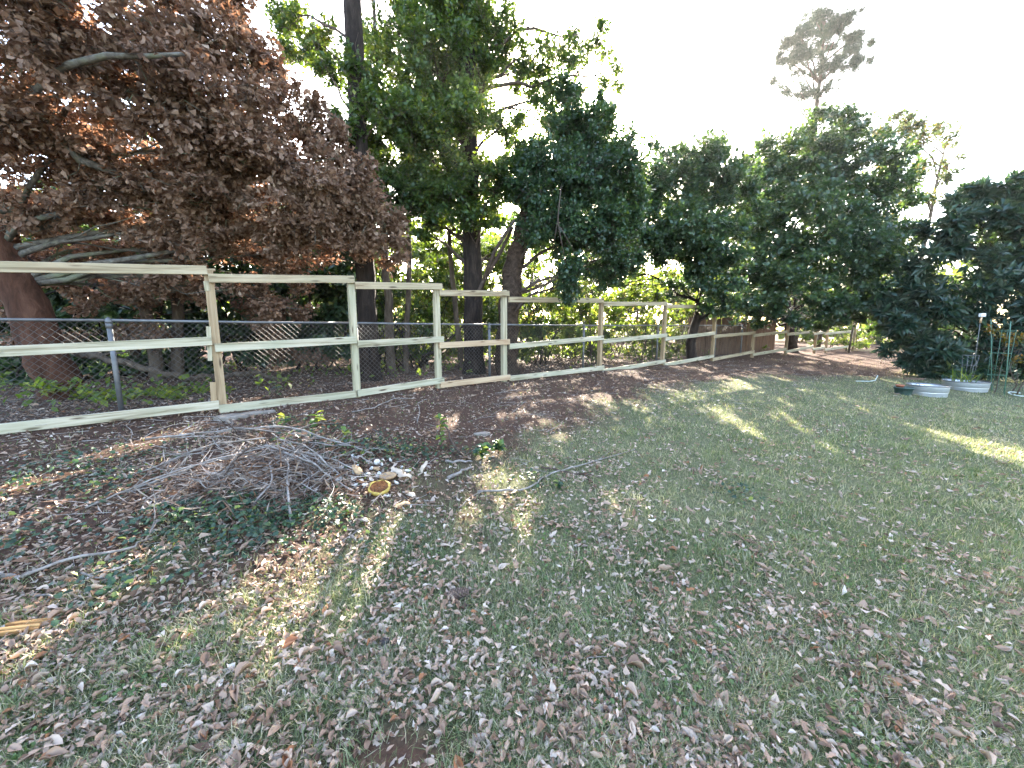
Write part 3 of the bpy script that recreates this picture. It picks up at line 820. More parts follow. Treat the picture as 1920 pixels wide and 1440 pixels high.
# 3. thick shaggy trunk with dark rounded crown
p = at(950, 690, 8.4)
zg = float(gz(p[0], p[1]))
tree('shaggy_tree', 'thick shaggy barked trunk leaning into a dense dark green crown', 'tree',
     [(p[0], p[1], zg - .15), (p[0] + .02, p[1], zg + .8), (p[0] + .12, p[1], zg + 2.2), (p[0] + .45, p[1], zg + 3.4), (p[0] + 1.1, p[1] + .1, zg + 4.6)], [.25, .22, .205, .16, .07],
     [pxc(1090, 255, 8.9, 80, 60, 3000), pxc(1065, 330, 8.4, 105, 70, 3600), pxc(1145, 330, 8.6, 65, 85, 2900), pxc(1040, 420, 8.3, 90, 65, 2600), pxc(1135, 425, 8.4, 75, 60, 2300),
      pxc(1000, 290, 8.5, 45, 45, 700), pxc(1065, 520, 7.6, 38, 55, 750), pxc(1065, 180, 9, 40, 40, 480), pxc(1130, 215, 9, 35, 35, 420), pxc(1180, 390, 8.8, 40, 60, 900), pxc(1120, 500, 8.8, 60, 40, 700), pxc(1000, 350, 7.9, 50, 50, 900), pxc(1170, 480, 8.8, 45, 45, 700), pxc(1010, 425, 7.9, 40, 40, 500)],
     None, M['green_dk'], M['bark_shag'], .080, tmpl=T2, dens=4.4, width=(.95, 1.5), twig_keep=.3, limb_r=.03, rough=.22, twig_mat=M['twig_dark'],
     extra=[([at(1052, 350, 7.5), at(1046, 410, 7.4), at(1050, 440, 7.4), at(1062, 500, 7.4)], [.008, .012, .009, .005]), ([at(1046, 412, 7.4), at(1036, 470, 7.4)], [.008, .003]), ([at(1050, 425, 7.4), at(1088, 490, 7.4)], [.008, .003])])

# 4, 5. big rounded evergreens further along the fence
def multi(px, Y, tops): return col_up(px, Y, tops)
tree('rounded_evergreen', 'broad bushy evergreen between the shaggy tree and the tallest evergreen mound', 'tree', multi(1300, 12.4, [(-.1, 1.2), (.25, 2.6), (.1, 4.2), (0, 5.8)]), [.16, .14, .12, .09, .04],
     [pxc(1290, 305, 11.9, 90, 50, 2600), pxc(1240, 370, 11.7, 70, 70, 2400), pxc(1340, 370, 11.8, 65, 75, 2600), pxc(1290, 440, 11.3, 105, 65, 3600), pxc(1225, 460, 11.3, 60, 50, 1000), pxc(1350, 490, 11.4, 65, 60, 2000),
      pxc(1310, 540, 11.6, 70, 36, 600), pxc(1210, 340, 12, 35, 30, 450), pxc(1355, 275, 12.2, 25, 25, 200), pxc(1222, 270, 12.2, 14, 30, 70), pxc(1200, 430, 11.5, 40, 60, 900), pxc(1390, 400, 12, 40, 90, 1200), pxc(1360, 560, 11.6, 60, 35, 700), pxc(1195, 350, 12.2, 25, 50, 400), pxc(1120, 425, 12.2, 75, 90, 1300), pxc(1125, 315, 12.6, 60, 55, 700), pxc(1060, 440, 12.4, 50, 60, 500), pxc(1165, 440, 12.5, 45, 85, 1300), pxc(1150, 520, 12.5, 50, 35, 350), pxc(1185, 385, 12.6, 30, 60, 500), pxc(1345, 582, 12.7, 60, 22, 260)],  # clumps hidden behind the shaggy tree added to keep sun off the lawn
     None, M['green_dk'], M['bark_dark'], .115, tmpl=T2, dens=2.8, width=(.95, 1.5), limb_r=.035, twig_keep=.3)
tree('evergreen_mound', 'tallest dense evergreen mound overhanging the far rails', 'tree', multi(1488, 17.6, [(-.2, 1.2), (-.6, 3), (-1.0, 5), (-1.2, 8)]), [.22, .19, .16, .12, .05],
     [pxc(1545, 255, 14.2, 75, 45, 2200), pxc(1470, 305, 13.8, 85, 55, 2700), pxc(1590, 310, 13.8, 105, 75, 4200), pxc(1500, 395, 13.2, 120, 75, 4600), pxc(1640, 395, 13.6, 85, 75, 3200), pxc(1435, 420, 13.2, 65, 80, 2600),
      pxc(1560, 470, 12.8, 120, 65, 3900), pxc(1480, 520, 12.6, 90, 50, 2400), pxc(1625, 510, 12.8, 75, 65, 2500), pxc(1400, 500, 12.9, 50, 50, 1200), pxc(1550, 560, 12.4, 80, 32, 1300), pxc(1660, 555, 13, 40, 40, 600), pxc(1545, 215, 14.5, 50, 22, 360), pxc(1430, 330, 14, 60, 40, 1200), pxc(1440, 575, 12.8, 45, 30, 420), pxc(1495, 600, 12.6, 25, 28, 330), pxc(1400, 570, 12.8, 60, 30, 600), pxc(1600, 570, 12.8, 60, 30, 700), pxc(1410, 420, 13.4, 40, 60, 800), pxc(1680, 470, 13.4, 50, 60, 1100), pxc(1450, 588, 13.2, 60, 24, 500), pxc(1530, 592, 12.8, 60, 20, 420), pxc(1612, 588, 13.2, 50, 28, 500), pxc(1665, 590, 14, 40, 30, 400), pxc(1405, 598, 14, 50, 18, 220), pxc(1560, 606, 13.4, 60, 14, 220), pxc(1640, 612, 14.5, 40, 18, 220)],
     None, M['green_dk'], M['bark_dark'], .13, tmpl=T2, dens=2.5, width=(.95, 1.5), limb_r=.04, twig_keep=.25,
     extra=[([at(1420, 580, 12.4), at(1450, 601, 12.1), at(1475, 596, 12.0), at(1492, 570, 12.1)], [.015, .018, .014, .008])])

# 6. airy tree at the right of the mound
tree('airy_tree', 'thin open crowned tree showing sky right of the evergreen mound', 'tree', col_up(1705, 19, [(0, 2), (-.1, 4), (.1, 7), (.3, 10)]), [.13, .12, .10, .07, .03],
     [pxc(1690, 250, 19, 60, 45, 420), pxc(1740, 280, 19, 50, 45, 420), pxc(1660, 230, 19, 35, 35, 150), pxc(1720, 350, 18.5, 50, 40, 420), pxc(1680, 440, 18, 60, 60, 700), pxc(1710, 500, 18, 70, 50, 800), pxc(1660, 560, 18, 60, 40, 600), pxc(1785, 300, 19, 25, 30, 80), pxc(1690, 330, 18, 50, 50, 600)],
     None, M['green_airy'], M['bark_grey'], .18, tmpl=T2, limb_r=.03, dens=2.4)

# 7. lone pine far behind
def far_pine():
    Y = 32.0
    base = at(1494, 600, Y)
    org = np.array([base[0], base[1], float(gz(base[0], base[1]))])
    root = empty('lone_pine', org, 'lone far pine with bare trunk and flat topped crown against white sky', 'tree')
    k = Y / F
    top = at(1546, 40, Y)
    line = np.array([(base[0], Y, org[2] - .2), (base[0], Y, 8), (base[0] - .1, Y, 16), (top[0] + .1, Y, 22), (top[0], Y, top[2])])
    tt = np.linspace(0, 4, 22)
    line = np.stack([np.interp(tt, np.arange(5), line[:, i]) for i in range(3)], 1); line[:, 0] += .05 * rng.normal(size=22)
    mb = MB(); mb.tube(line, np.linspace(.27, .06, 22), 10, rough=.08); mb.obj('trunk', M['bark_pine'], root, org)
    cl = [(1530, 40, 45, 18), (1580, 45, 38, 16), (1500, 65, 35, 16), (1555, 70, 45, 16), (1480, 95, 22, 14), (1510, 100, 35, 14), (1590, 85, 30, 14), (1612, 62, 12, 8), (1635, 78, 10, 6), (1490, 120, 25, 8), (1600, 108, 26, 14), (1580, 125, 30, 8),
          (1520, 137, 35, 9), (1560, 118, 25, 10), (1452, 150, 10, 6), (1470, 168, 20, 6), (1500, 172, 24, 8), (1545, 165, 30, 12), (1470, 112, 14, 8), (1632, 113, 6, 4), (1535, 20, 25, 8)]
    clumps = []
    br = MB()
    for px, py, rx, ry in cl:
        c = at(px, py, Y + rng.uniform(-1.2, 1.2))
        clumps.append((c, (rx * k * 1.25, rx * k, ry * k * 1.2), int(rx * ry * .32) + 14))
        j = int(np.interp(c[2] - 1.2 - .35 * abs(c[0] - line[-1][0]), line[:, 2], np.arange(22)))
        br.tube(wander(line[min(j, 20)], c, 7, .18, .05), np.linspace(.075, .02, 7), 5)
    br.obj('branches', M['bark_pine'], root, org)
    P, D, N, TW = foliage(clumps, 1, .3, -.2, lobes=14)
    # needle tufts: 9 flat needles bunches each
    n = len(P); m = 16
    PP = np.repeat(P, m, 0); q = rng.normal(size=(n * m, 3)) + np.array([0, 0, .5]); q /= np.linalg.norm(q, axis=1)[:, None]
    tv = np.array([(-.035, 0, 0), (.035, 0, 0), (0, 1, 0)]); tf = np.array([(0, 1, 2)])
    V, T, r = scatter(tv, tf, PP - org, frames(q, rng.normal(size=(n * m, 3))), .42 * rng.uniform(.7, 1.3, n * m), rng.uniform(0, 1, n * m))
    link(bpy.data.objects.new('crown', np_mesh('crown', V, T, r, M['needle'])), root)
far_pine()

# 8. large leaved shrub beside the tanks
tree('loquat_shrub', 'big shrub with long dark leaves standing over the metal tanks', 'shrub', col_up(1830, 11.8, [(0, .6), (.1, 1.4), (.1, 2.4), (.2, 3.4)]), [.09, .08, .07, .05, .03],
     [pxc(1800, 560, 11.40, 105, 105, 1800), pxc(1875, 430, 11.40, 85, 75, 1300), pxc(1795, 450, 11.51, 70, 70, 950), pxc(1728, 600, 11.40, 62, 55, 750), pxc(1900, 540, 11.17, 80, 110, 1600), pxc(1765, 665, 11.29, 75, 45, 850), pxc(1900, 370, 11.63, 60, 40, 500), pxc(1880, 660, 11.29, 90, 50, 900),
      pxc(1990, 460, 11.40, 90, 130, 1200), pxc(1690, 570, 11.63, 35, 32, 260), pxc(1830, 370, 11.63, 35, 30, 200), pxc(1700, 650, 11.51, 40, 35, 350), pxc(1740, 690, 11.17, 50, 25, 350), pxc(1820, 690, 11.29, 60, 25, 400), pxc(1690, 600, 11.40, 35, 30, 260), pxc(1920, 690, 11.29, 60, 30, 350), pxc(1815, 395, 11.63, 50, 40, 380), pxc(1862, 352, 11.63, 40, 28, 260)],
     None, M['loquat'], M['bark_dark'], .27, per=11, twig=.16, droop=.15, limb_r=.02, single=300, tmpl=TL, bulk=TQ, width=(.9, 1.3), up=.6, dens=2.2)

# ------------------------------------------------------------------ understorey behind the fence
def shrub(name, label, px, Y, clumps, mat, leaf_len, stems, group=None, tm=T2, per=8, stem_r=.018, bark='bark_grey', stem_h=2.2, cat='shrub', spread_x=.9):
    p = at(px, 660, Y); z = float(gz(p[0], p[1]))
    org = np.array([p[0], p[1], z])
    root = empty(name, org, label, cat, group)
    for k in range(stems):
        a = (p[0] + rng.normal() * .25, p[1] + rng.normal() * .25)
        top = (a[0] + rng.normal() * spread_x, a[1] + rng.normal() * spread_x * .6, z + stem_h * rng.uniform(.6, 1.2))
        l = wander((a[0], a[1], float(gz(*a)) - .05), top, 8, .25)
        mb = MB(); r = stem_r * rng.uniform(.6, 1.4)
        mb.tube(l, np.linspace(r, r * .3, 8), 6)
        for _ in range(3):
            j = rng.integers(2, 7)
            mb.tube(wander(l[j], l[j] + rng.normal(size=3) * .45 + np.array([0, 0, .35]), 5, .2), np.linspace(r * .5, r * .15, 5), 4)
        mb.obj('stem', M[bark], root, org)
    P, D, N, TW = foliage(clumps, per, .22, .2)
    n = len(P)
    V, T, r = scatter(tm[0], tm[1], P - org, frames(D, N), leaf_len * rng.uniform(.6, 1.3, n), np.clip(rng.normal(.5, .24, n), 0, 1), rng.uniform(.8, 1.3, n))
    link(bpy.data.objects.new('foliage', np_mesh('foliage', V, T, r, mat)), root)
    tv, tt, tq = twig_mesh(TW, .0035, .22)
    tag(link(bpy.data.objects.new('twigs', np_mesh('twigs', tv - org, tt, tq, M['twig_dark'])), root), kind='stuff')
    return root
# dark growth behind the left bays
LG = 'dark shrubs behind the left fence bays'
SL = {30: 'dark leafy undergrowth close behind the leaning reddish trunk', 170: 'dark shrub filling the gap right of the leaning reddish trunk', 330: 'dark shrub behind the three bare trunks of the first bay',
      470: 'dark leafy shrub behind the fallen limb end in the second bay', 600: 'dark leafy shrub left of the tall straight dark trunk'}
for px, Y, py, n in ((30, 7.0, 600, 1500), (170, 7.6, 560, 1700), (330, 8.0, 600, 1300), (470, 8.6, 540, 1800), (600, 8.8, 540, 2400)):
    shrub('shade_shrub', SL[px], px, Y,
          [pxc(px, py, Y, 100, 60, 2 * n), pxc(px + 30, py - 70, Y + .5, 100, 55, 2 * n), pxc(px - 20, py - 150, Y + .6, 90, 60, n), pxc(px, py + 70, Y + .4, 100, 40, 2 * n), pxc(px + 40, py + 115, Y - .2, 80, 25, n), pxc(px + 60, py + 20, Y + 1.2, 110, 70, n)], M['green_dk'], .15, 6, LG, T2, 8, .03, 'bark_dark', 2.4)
for px, Y in ((285, 7.0), (325, 7.3), (250, 7.6)):
    tree('bare_stem_tree', {285: 'mossy slim trunk behind the first chain link bay', 325: 'thicker grey trunk leaning right behind the first chain link bay', 250: 'thin dark trunk furthest back behind the first chain link bay'}[px], 'tree',
         col_up(px, Y, [(.05, 1), (.2 if px == 325 else -.05, 2.2), (.3, 4), (.3, 6)]), [.11, .10, .085, .06, .03], [pxc(px + 20, 430, Y, 80, 40, 400), pxc(px, 300, Y + .5, 90, 60, 400)], None, M['green_dk'], M['bark_grey'], .075, tmpl=T4, limb_r=.015)
# half shaded growth between the trunks of the middle bays
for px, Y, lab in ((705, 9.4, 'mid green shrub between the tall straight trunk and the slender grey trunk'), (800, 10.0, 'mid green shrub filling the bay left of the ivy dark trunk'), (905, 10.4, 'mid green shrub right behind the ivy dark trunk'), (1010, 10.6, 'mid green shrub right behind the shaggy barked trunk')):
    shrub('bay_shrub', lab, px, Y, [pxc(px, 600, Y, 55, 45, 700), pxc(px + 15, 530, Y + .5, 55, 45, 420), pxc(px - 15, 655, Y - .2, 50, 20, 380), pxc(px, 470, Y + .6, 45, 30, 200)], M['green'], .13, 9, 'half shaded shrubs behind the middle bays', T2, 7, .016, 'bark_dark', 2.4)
# sunlit growth further along
YG = 'sunlit yellow green shrubs behind the fence'
ys = [(560, 11.5), (640, 13), (700, 10.5), (765, 12.5), (820, 11.0), (860, 14), (925, 12), (1000, 11.2), (1060, 13), (1110, 11.2), (1160, 14.5), (1215, 13), (1270, 14.8), (1330, 16), (1390, 17)]
for i, (px, Y) in enumerate(ys):
    k_ = .5 if 990 < px < 1120 or 1200 < px < 1290 else 1.35 if 690 < px < 990 else 1.0
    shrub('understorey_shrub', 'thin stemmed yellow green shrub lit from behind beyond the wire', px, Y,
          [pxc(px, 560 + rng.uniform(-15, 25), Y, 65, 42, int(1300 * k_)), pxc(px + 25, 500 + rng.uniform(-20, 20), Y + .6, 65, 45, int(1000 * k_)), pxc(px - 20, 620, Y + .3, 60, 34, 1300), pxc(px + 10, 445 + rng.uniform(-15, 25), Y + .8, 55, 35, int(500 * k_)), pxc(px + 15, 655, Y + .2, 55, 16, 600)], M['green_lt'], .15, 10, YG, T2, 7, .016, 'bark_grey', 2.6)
for px, Y in ((1620, 21.5), (1680, 22.5), (1570, 20)):
    shrub('corner_shrub', 'bright sunlit shrub beyond the return fence corner', px, Y, [pxc(px, 590, Y, 55, 35, 900), pxc(px + 10, 640, Y, 60, 18, 600), pxc(px, 520, Y + 1, 50, 45, 700)], M['green_lt'], .13, 4, 'shrubs beyond the return fence', T2)
# low leafy cover behind the first bay
def ivy_bank():
    clumps = [pxc(330, 745, 5.7, 100, 24, 700), pxc(240, 752, 5.3, 70, 26, 450), pxc(400, 738, 6.1, 50, 18, 300), pxc(120, 735, 5.2, 70, 35, 320)]
    P, D, N, TW = foliage(clumps, 6, .15, .1)
    n = len(P)
    P[:, 2] = np.maximum(P[:, 2], gz(P[:, 0], P[:, 1]) + .01)
    N = N * .5 + np.array([0, -.2, 1.0])
    V, T, r = scatter(L4_V, L4_F, P, frames(D, N), .085 * rng.uniform(.6, 1.3, n), np.clip(rng.normal(.72, .2, n), 0, 1), rng.uniform(1.2, 1.7, n))
    o = link(bpy.data.objects.new('vine_cover', np_mesh('vine_cover', V, T, r, M['weed'])))
    tag(o, 'bright green trailing vine leaves on the ground behind the first chain link bay', 'ground cover', kind='stuff')
ivy_bank()
# fallen limb behind the chain link
def simple_branch(name, label, pts, r0, r1, mat, group=None, subs=0, n=7, cat='branch', sub_len=.4, seedspread=.5):
    pts = np.asarray(pts, float)
    tt = np.linspace(0, len(pts) - 1, 4 * len(pts))
    l = np.stack([np.interp(tt, np.arange(len(pts)), pts[:, i]) for i in range(3)], 1)
    l[1:-1] += rng.normal(size=(len(l) - 2, 3)) * r0 * .45 + (np.sin(np.linspace(0, rng.uniform(3, 8), len(l) - 2))[:, None] * rng.normal(size=3) * (.02, .02, .006))
    o_ = l[0].copy(); mb = MB()
    mb.tube(l, np.linspace(r0, r1, len(l)), n, rough=.12)
    for _ in range(subs):
        j = rng.integers(2, len(l) - 1)
        t = l[min(j + 1, len(l) - 1)] - l[j - 1]; t /= np.linalg.norm(t) + 1e-9
        q = t * .8 + rng.normal(size=3) * seedspread; q[2] = abs(q[2]) * .35; q /= np.linalg.norm(q)
        e = l[j] + q * sub_len * rng.uniform(.5, 1.4)
        e[2] = max(e[2], float(gz(e[0], e[1])) + .012)
        w = wander(l[j], e, 6, .25)
        rr = np.interp(j, [0, len(l) - 1], [r0, r1]) * .6
        mb.tube(w, np.linspace(rr, rr * .25, 6), 5)
        if rng.uniform() < .7:
            q2 = q + rng.normal(size=3) * .6; q2 /= np.linalg.norm(q2)
            e2 = w[3] + q2 * sub_len * .45; e2[2] = max(e2[2], float(gz(e2[0], e2[1])) + .01)
            mb.tube(wander(w[3], e2, 4, .2), np.linspace(rr * .45, rr * .15, 4), 4)
    o = mb.obj(name, mat, None, o_); o.location = o_
    return tag(o, label, cat, group)
simple_branch('fallen_limb', 'long curved fallen limb lying behind the chain link', [at(120, 650, 5.6), at(220, 680, 5.6), at(330, 708, 5.8), at(400, 708, 6.2), at(480, 696, 6.6), at(540, 715, 6.9)], .055, .03, M['bark_grey'], subs=3, n=9, sub_len=.5)
simple_branch('leaning_limb', 'dark dead limb propped at a slant behind the third bay', [hit(765, 700) + np.array([0, 1.0, 0]), at(800, 668, 8.8), at(830, 645, 9.4), at(870, 610, 9.9)], .05, .03, M['bark_dark'], subs=2, n=8)

def scrub():
    n = 9000
    a = rng.uniform(-7, 15, n); q = rng.uniform(6.5, 12.5, n)
    x = a * AL[0] + q * NS[0]; y = a * AL[1] + q * NS[1]
    keep = rng.uniform(0, 1, n) < smooth(-.1, .7, noise2(x, y, .9, 12))
    x, y = x[keep], y[keep]; n = len(x)
    P = np.stack([x, y, gz(x, y) + rng.uniform(.02, .38, n) ** 1.3], 1)
    D = rng.normal(size=(n, 3)); N = np.array([0, -.2, 1.0]) + rng.normal(size=(n, 3)) * .5
    V, T, r = scatter(L2_V, L2_F, P, frames(D, N), rng.uniform(.06, .14, n), np.clip(rng.normal(.45, .25, n), 0, 1), rng.uniform(.9, 1.6, n))
    tag(link(bpy.data.objects.new('scrub', np_mesh('scrub', V, T, r, M['green_lt']))), 'low green scrub over the ground behind the wire fence', 'scrub', kind='stuff')
    n = 2600
    a = rng.uniform(-6, 14, n); q = rng.uniform(2.6, 8.5, n)
    x = a * AL[0] + q * NS[0]; y = a * AL[1] + q * NS[1]
    P = np.stack([x, y, gz(x, y) + .008], 1); D = rng.normal(size=(n, 3)); D[:, 2] *= .12
    V, T, r = scatter([(-.008, 0, -.004), (.008, 0, -.004), (0, 0, .009), (-.004, 1, -.002), (.004, 1, -.002), (0, 1, .005)], [(0, 1, 4), (0, 4, 3), (1, 2, 5), (1, 5, 4), (2, 0, 3), (2, 3, 5)], P, frames(D, np.tile([0, 0, 1.0], (n, 1))), rng.uniform(.1, .45, n) ** 1.2, rng.uniform(0, 1, n))
    tag(link(bpy.data.objects.new('twig_litter', np_mesh('twig_litter', V, T, r, M['twig']))), 'fine grey twigs strewn over the leaf litter along the fence', 'twigs', kind='stuff')
scrub()
# far woodland that closes the view
def woodland():
    clumps = []
    for px in range(-250, 1800, 95):
        Y = rng.uniform(26, 36)
        top = 470 + 40 * rng.normal() if px < 1200 else 540 + 20 * rng.normal()
        clumps.append(pxc(px, 565, Y, 85, 55, 1700)); clumps.append(pxc(px + 30, top, Y + 2, 75, 50, 480)); clumps.append(pxc(px, 620, Y - 3, 85, 25, 500))
    for px in range(1850, 2500, 120): clumps.append(pxc(px, 480, 30, 90, 120, 900))
    P, D, N, TW = foliage(clumps, 8, .5, .1)
    n = len(P)
    V, T, r = scatter(L2_V, L2_F, P, frames(D, N), .46 * rng.uniform(.6, 1.4, n), np.clip(rng.normal(.45, .25, n), 0, 1), rng.uniform(.9, 1.6, n))
    o = link(bpy.data.objects.new('far_woodland', np_mesh('far_woodland', V, T, r, M['green_lt'])))
    tag(o, 'pale sunlit woodland far behind the fences', 'woodland', kind='stuff')
    for k, px in enumerate(range(-200, 1780, 66)):
        p = at(px + rng.uniform(-25, 25), 600, rng.uniform(17, 30))
        z = float(gz(p[0], p[1])); h = rng.uniform(3.5, 10); w = rng.uniform(.05, .13)
        mb = MB(); mb.tube(wander((0, 0, -.2), (rng.normal() * .4, rng.normal() * .3, h), 9, .06), np.linspace(w, w * .35, 9), 7, rough=.08)
        for _ in range(4):
            zz = rng.uniform(.35, .9) * h
            mb.tube(wander((0, 0, zz), (rng.normal() * 1.2, rng.normal(), zz + rng.uniform(.5, 1.6)), 6, .2), np.linspace(w * .5, w * .1, 6), 5)
        o = mb.obj('woodland_trunk', M['bark_grey']); o.location = (p[0], p[1], z)
        tag(o, 'slim grey trunk standing in the far woodland', 'tree trunk', 'trunks in the far woodland')
woodland()

# ------------------------------------------------------------------ lawn blades
def grass():
    def dens(x, y):
        m = lawn_mask(x, y)
        n = .62 + .38 * noise2(x, y, 2.6, 4)
        thin = np.where(y > 8, .75, 1.0)
        return (.05 + .95 * m) * np.clip(n, .18, 1) * thin * np.where(s_of(x, y) > 5.7, .12, 1)
    P = ground_points(1250000, .75, 17, dens)
    if len(P) > 265000: P = P[rng.permutation(len(P))[:265000]]
    n = len(P)
    d = np.hypot(P[:, 0], P[:, 1])
    az = rng.uniform(0, 6.28, n); lean = rng.uniform(.25, 1.15, n)
    D = np.stack([np.cos(az) * np.sin(lean), np.sin(az) * np.sin(lean), np.cos(lean)], 1)
    N = np.stack([-np.cos(az), -np.sin(az), np.full(n, .6)], 1) + rng.normal(size=(n, 3)) * .3
    ln = rng.uniform(.026, .068, n) * (1 + .25 * noise2(P[:, 0], P[:, 1], 4, 5)) * np.clip(.85 + d * .02, .85, 1.1)
    w = 1.25 * np.clip(d / 3.4, .8, 1.8) * rng.uniform(.7, 1.3, n)
    tv = [(-.028, 0, 0), (.028, 0, 0), (-.022, .55, -.02), (.022, .55, -.02), (0, 1, -.20)]
    tf = [(0, 1, 3), (0, 3, 2), (2, 3, 4)]
    base = .38 + .16 * noise2(P[:, 0], P[:, 1], 1.4, 6)
    rnd = np.clip(base + rng.normal(0, .22, n), 0, .82)
    straw = rng.uniform(0, 1, n) < .28 + .16 * np.clip(noise2(P[:, 0], P[:, 1], .9, 7), -1, 1) + .12 * smooth(3, 8, P[:, 0])
    rnd[straw] = rng.uniform(.84, 1, straw.sum())
    R = frames(D, N); P = P - np.array([0, 0, .003]); nr = d < 3.3
    V, T, r = join([scatter(tv, tf, P[nr], R[nr], ln[nr], rnd[nr], w[nr]),
                    scatter([(-.03, 0, 0), (.03, 0, 0), (0, 1, -.08)], [(0, 1, 2)], P[~nr], R[~nr], ln[~nr], rnd[~nr], w[~nr])])
    o = link(bpy.data.objects.new('grass', np_mesh('grass', V, T, r, M['grass'])))
    tag(o, 'short coarse lawn grass with straw coloured blades', 'grass', kind='stuff')
    # small round clover leaves between the blades
    P = ground_points(34000, .75, 6, lambda x, y: .9 * smooth(.1, .6, noise2(x, y, 2.1, 8)) * (.2 + .8 * lawn_mask(x, y)))
    n = len(P)
    a = np.linspace(0, 2 * math.pi, 7)[:-1]
    tv = [(math.cos(t) * .5, math.sin(t) * .5, .06 * math.cos(2 * t)) for t in a]; tf = [(0, 1, 2), (0, 2, 3), (0, 3, 4), (0, 4, 5)]
    P[:, 2] += rng.uniform(.008, .028, n)
    N = rng.normal(size=(n, 3)) * .3 + np.array([0, -.1, 1]); D = rng.normal(size=(n, 3))
    V, T, r = scatter(tv, tf, P, frames(D, N), rng.uniform(.009, .02, n), rng.uniform(0, 1, n))
    o = link(bpy.data.objects.new('clover', np_mesh('clover', V, T, r, M['clover'])))
    tag(o, 'tiny round clover leaves low among the grass', 'clover', kind='stuff')
grass()

# ------------------------------------------------------------------ fallen leaves
def fallen():
    def dens(x, y):
        s = s_of(x, y); m = lawn_mask(x, y); a = a_of(x, y)
        n1 = noise2(x, y, 1.5, 9); n2 = noise2(x, y, 4.2, 10)
        lawn = .14 + .46 * smooth(-.3, .9, n1 + .6 * n2) + .16 * smooth(2.5, -1.5, x) + .10 * np.exp(-((x + .1) / 1.5) ** 2) * smooth(3.8, 1.2, y)
        lawn = lawn * (1 - .45 * smooth(.3, 3.0, x - .4 * y))
        bare = np.exp(-(((x + .385) / .22) ** 2 + ((y - 1.09) / .10) ** 2))
        return np.clip(lawn * m + (1 - m) * (.80 + .2 * n1) * np.where(a > 8, .5, 1), 0, 1) * (1 - bare)
    P = ground_points(88000, .75, 16, dens)
    n = len(P)
    m = lawn_mask(P[:, 0], P[:, 1])
    d = np.hypot(P[:, 0], P[:, 1])
    P[:, 2] += rng.uniform(.002, .012, n) + .013 * m * rng.uniform(.5, 1.5, n)
    N = np.array([0, 0, 1.0]) + rng.normal(size=(n, 3)) * .36
    flip = rng.uniform(0, 1, n) < .4; N[flip] *= -1
    D = rng.normal(size=(n, 3)); D[:, 2] *= .3
    R = frames(D, N)
    ln = .019 + .040 * rng.beta(1.5, 2.4, n) * np.clip(.85 + .04 * d, .9, 1.35)
    big = rng.uniform(0, 1, n) < .06; ln[big] *= 1.5; bits = rng.uniform(0, 1, n) < .2; ln[bits] *= .55
    rnd = np.clip(rng.normal(.58, .24, n) - .16 * (1 - m), 0, .97); o_ = rng.uniform(0, 1, n) < .03; rnd[o_] = 1.0
    kind = rng.integers(0, 6, n)
    x, y, dep = project(P)
    vis = (x > 20) & (x < 1900) & (y > 20) & (y < 1425)
    idx = np.argsort(-np.where(vis, ln / dep, 0))[:300]
    single = np.zeros(n, bool); single[idx] = True
    near = (d < 2.5) & ~single
    parts = []
    for k in range(6):
        q = near & (kind == k)
        parts.append(scatter(FALL[k][0], FALL[k][1], P[q], R[q], ln[q], rnd[q]))
    for k in range(4):
        q = ~near & ~single & (kind % 4 == k)
        parts.append(scatter(FALL_LO[k][0], FALL_LO[k][1], P[q], R[q], ln[q] * 1.1, rnd[q]))
    V, T, r = join(parts)
    o = link(bpy.data.objects.new('leaf_litter', np_mesh('leaf_litter', V, T, r, M['fallen'], True)))
    tag(o, 'scattered dry brown leaf litter over lawn and soil', 'leaf litter', kind='stuff')
    cls = [(.12, 'dark brown'), (.42, 'mid brown'), (.62, 'pinkish tan'), (.84, 'pale grey tan'), (1.0, 'rust orange')]
    meshes = {}
    for j, i in enumerate(idx):
        c = 4 if rnd[i] > .98 else 0 if rnd[i] < .25 else 1 if rnd[i] < .5 else 2 if rnd[i] < .74 else 3
        key = (int(kind[i]), c)
        if key not in meshes:
            v, t = FALL[key[0]]
            meshes[key] = np_mesh('fallen_leaf', v, t, np.full(len(v), cls[c][0]), M['fallen'], True)
        o = bpy.data.objects.new('fallen_leaf', meshes[key])
        o.matrix_basis = Matrix.Translation(P[i]) @ Matrix(R[i].tolist()).to_4x4() @ Matrix.Scale(ln[i], 4)
        link(o)
        tag(o, 'curled ' + cls[c][1] + ' fallen leaf lying loose on the lawn grass', 'leaf', cls[c][1] + ' leaves fallen on the lawn')
fallen()

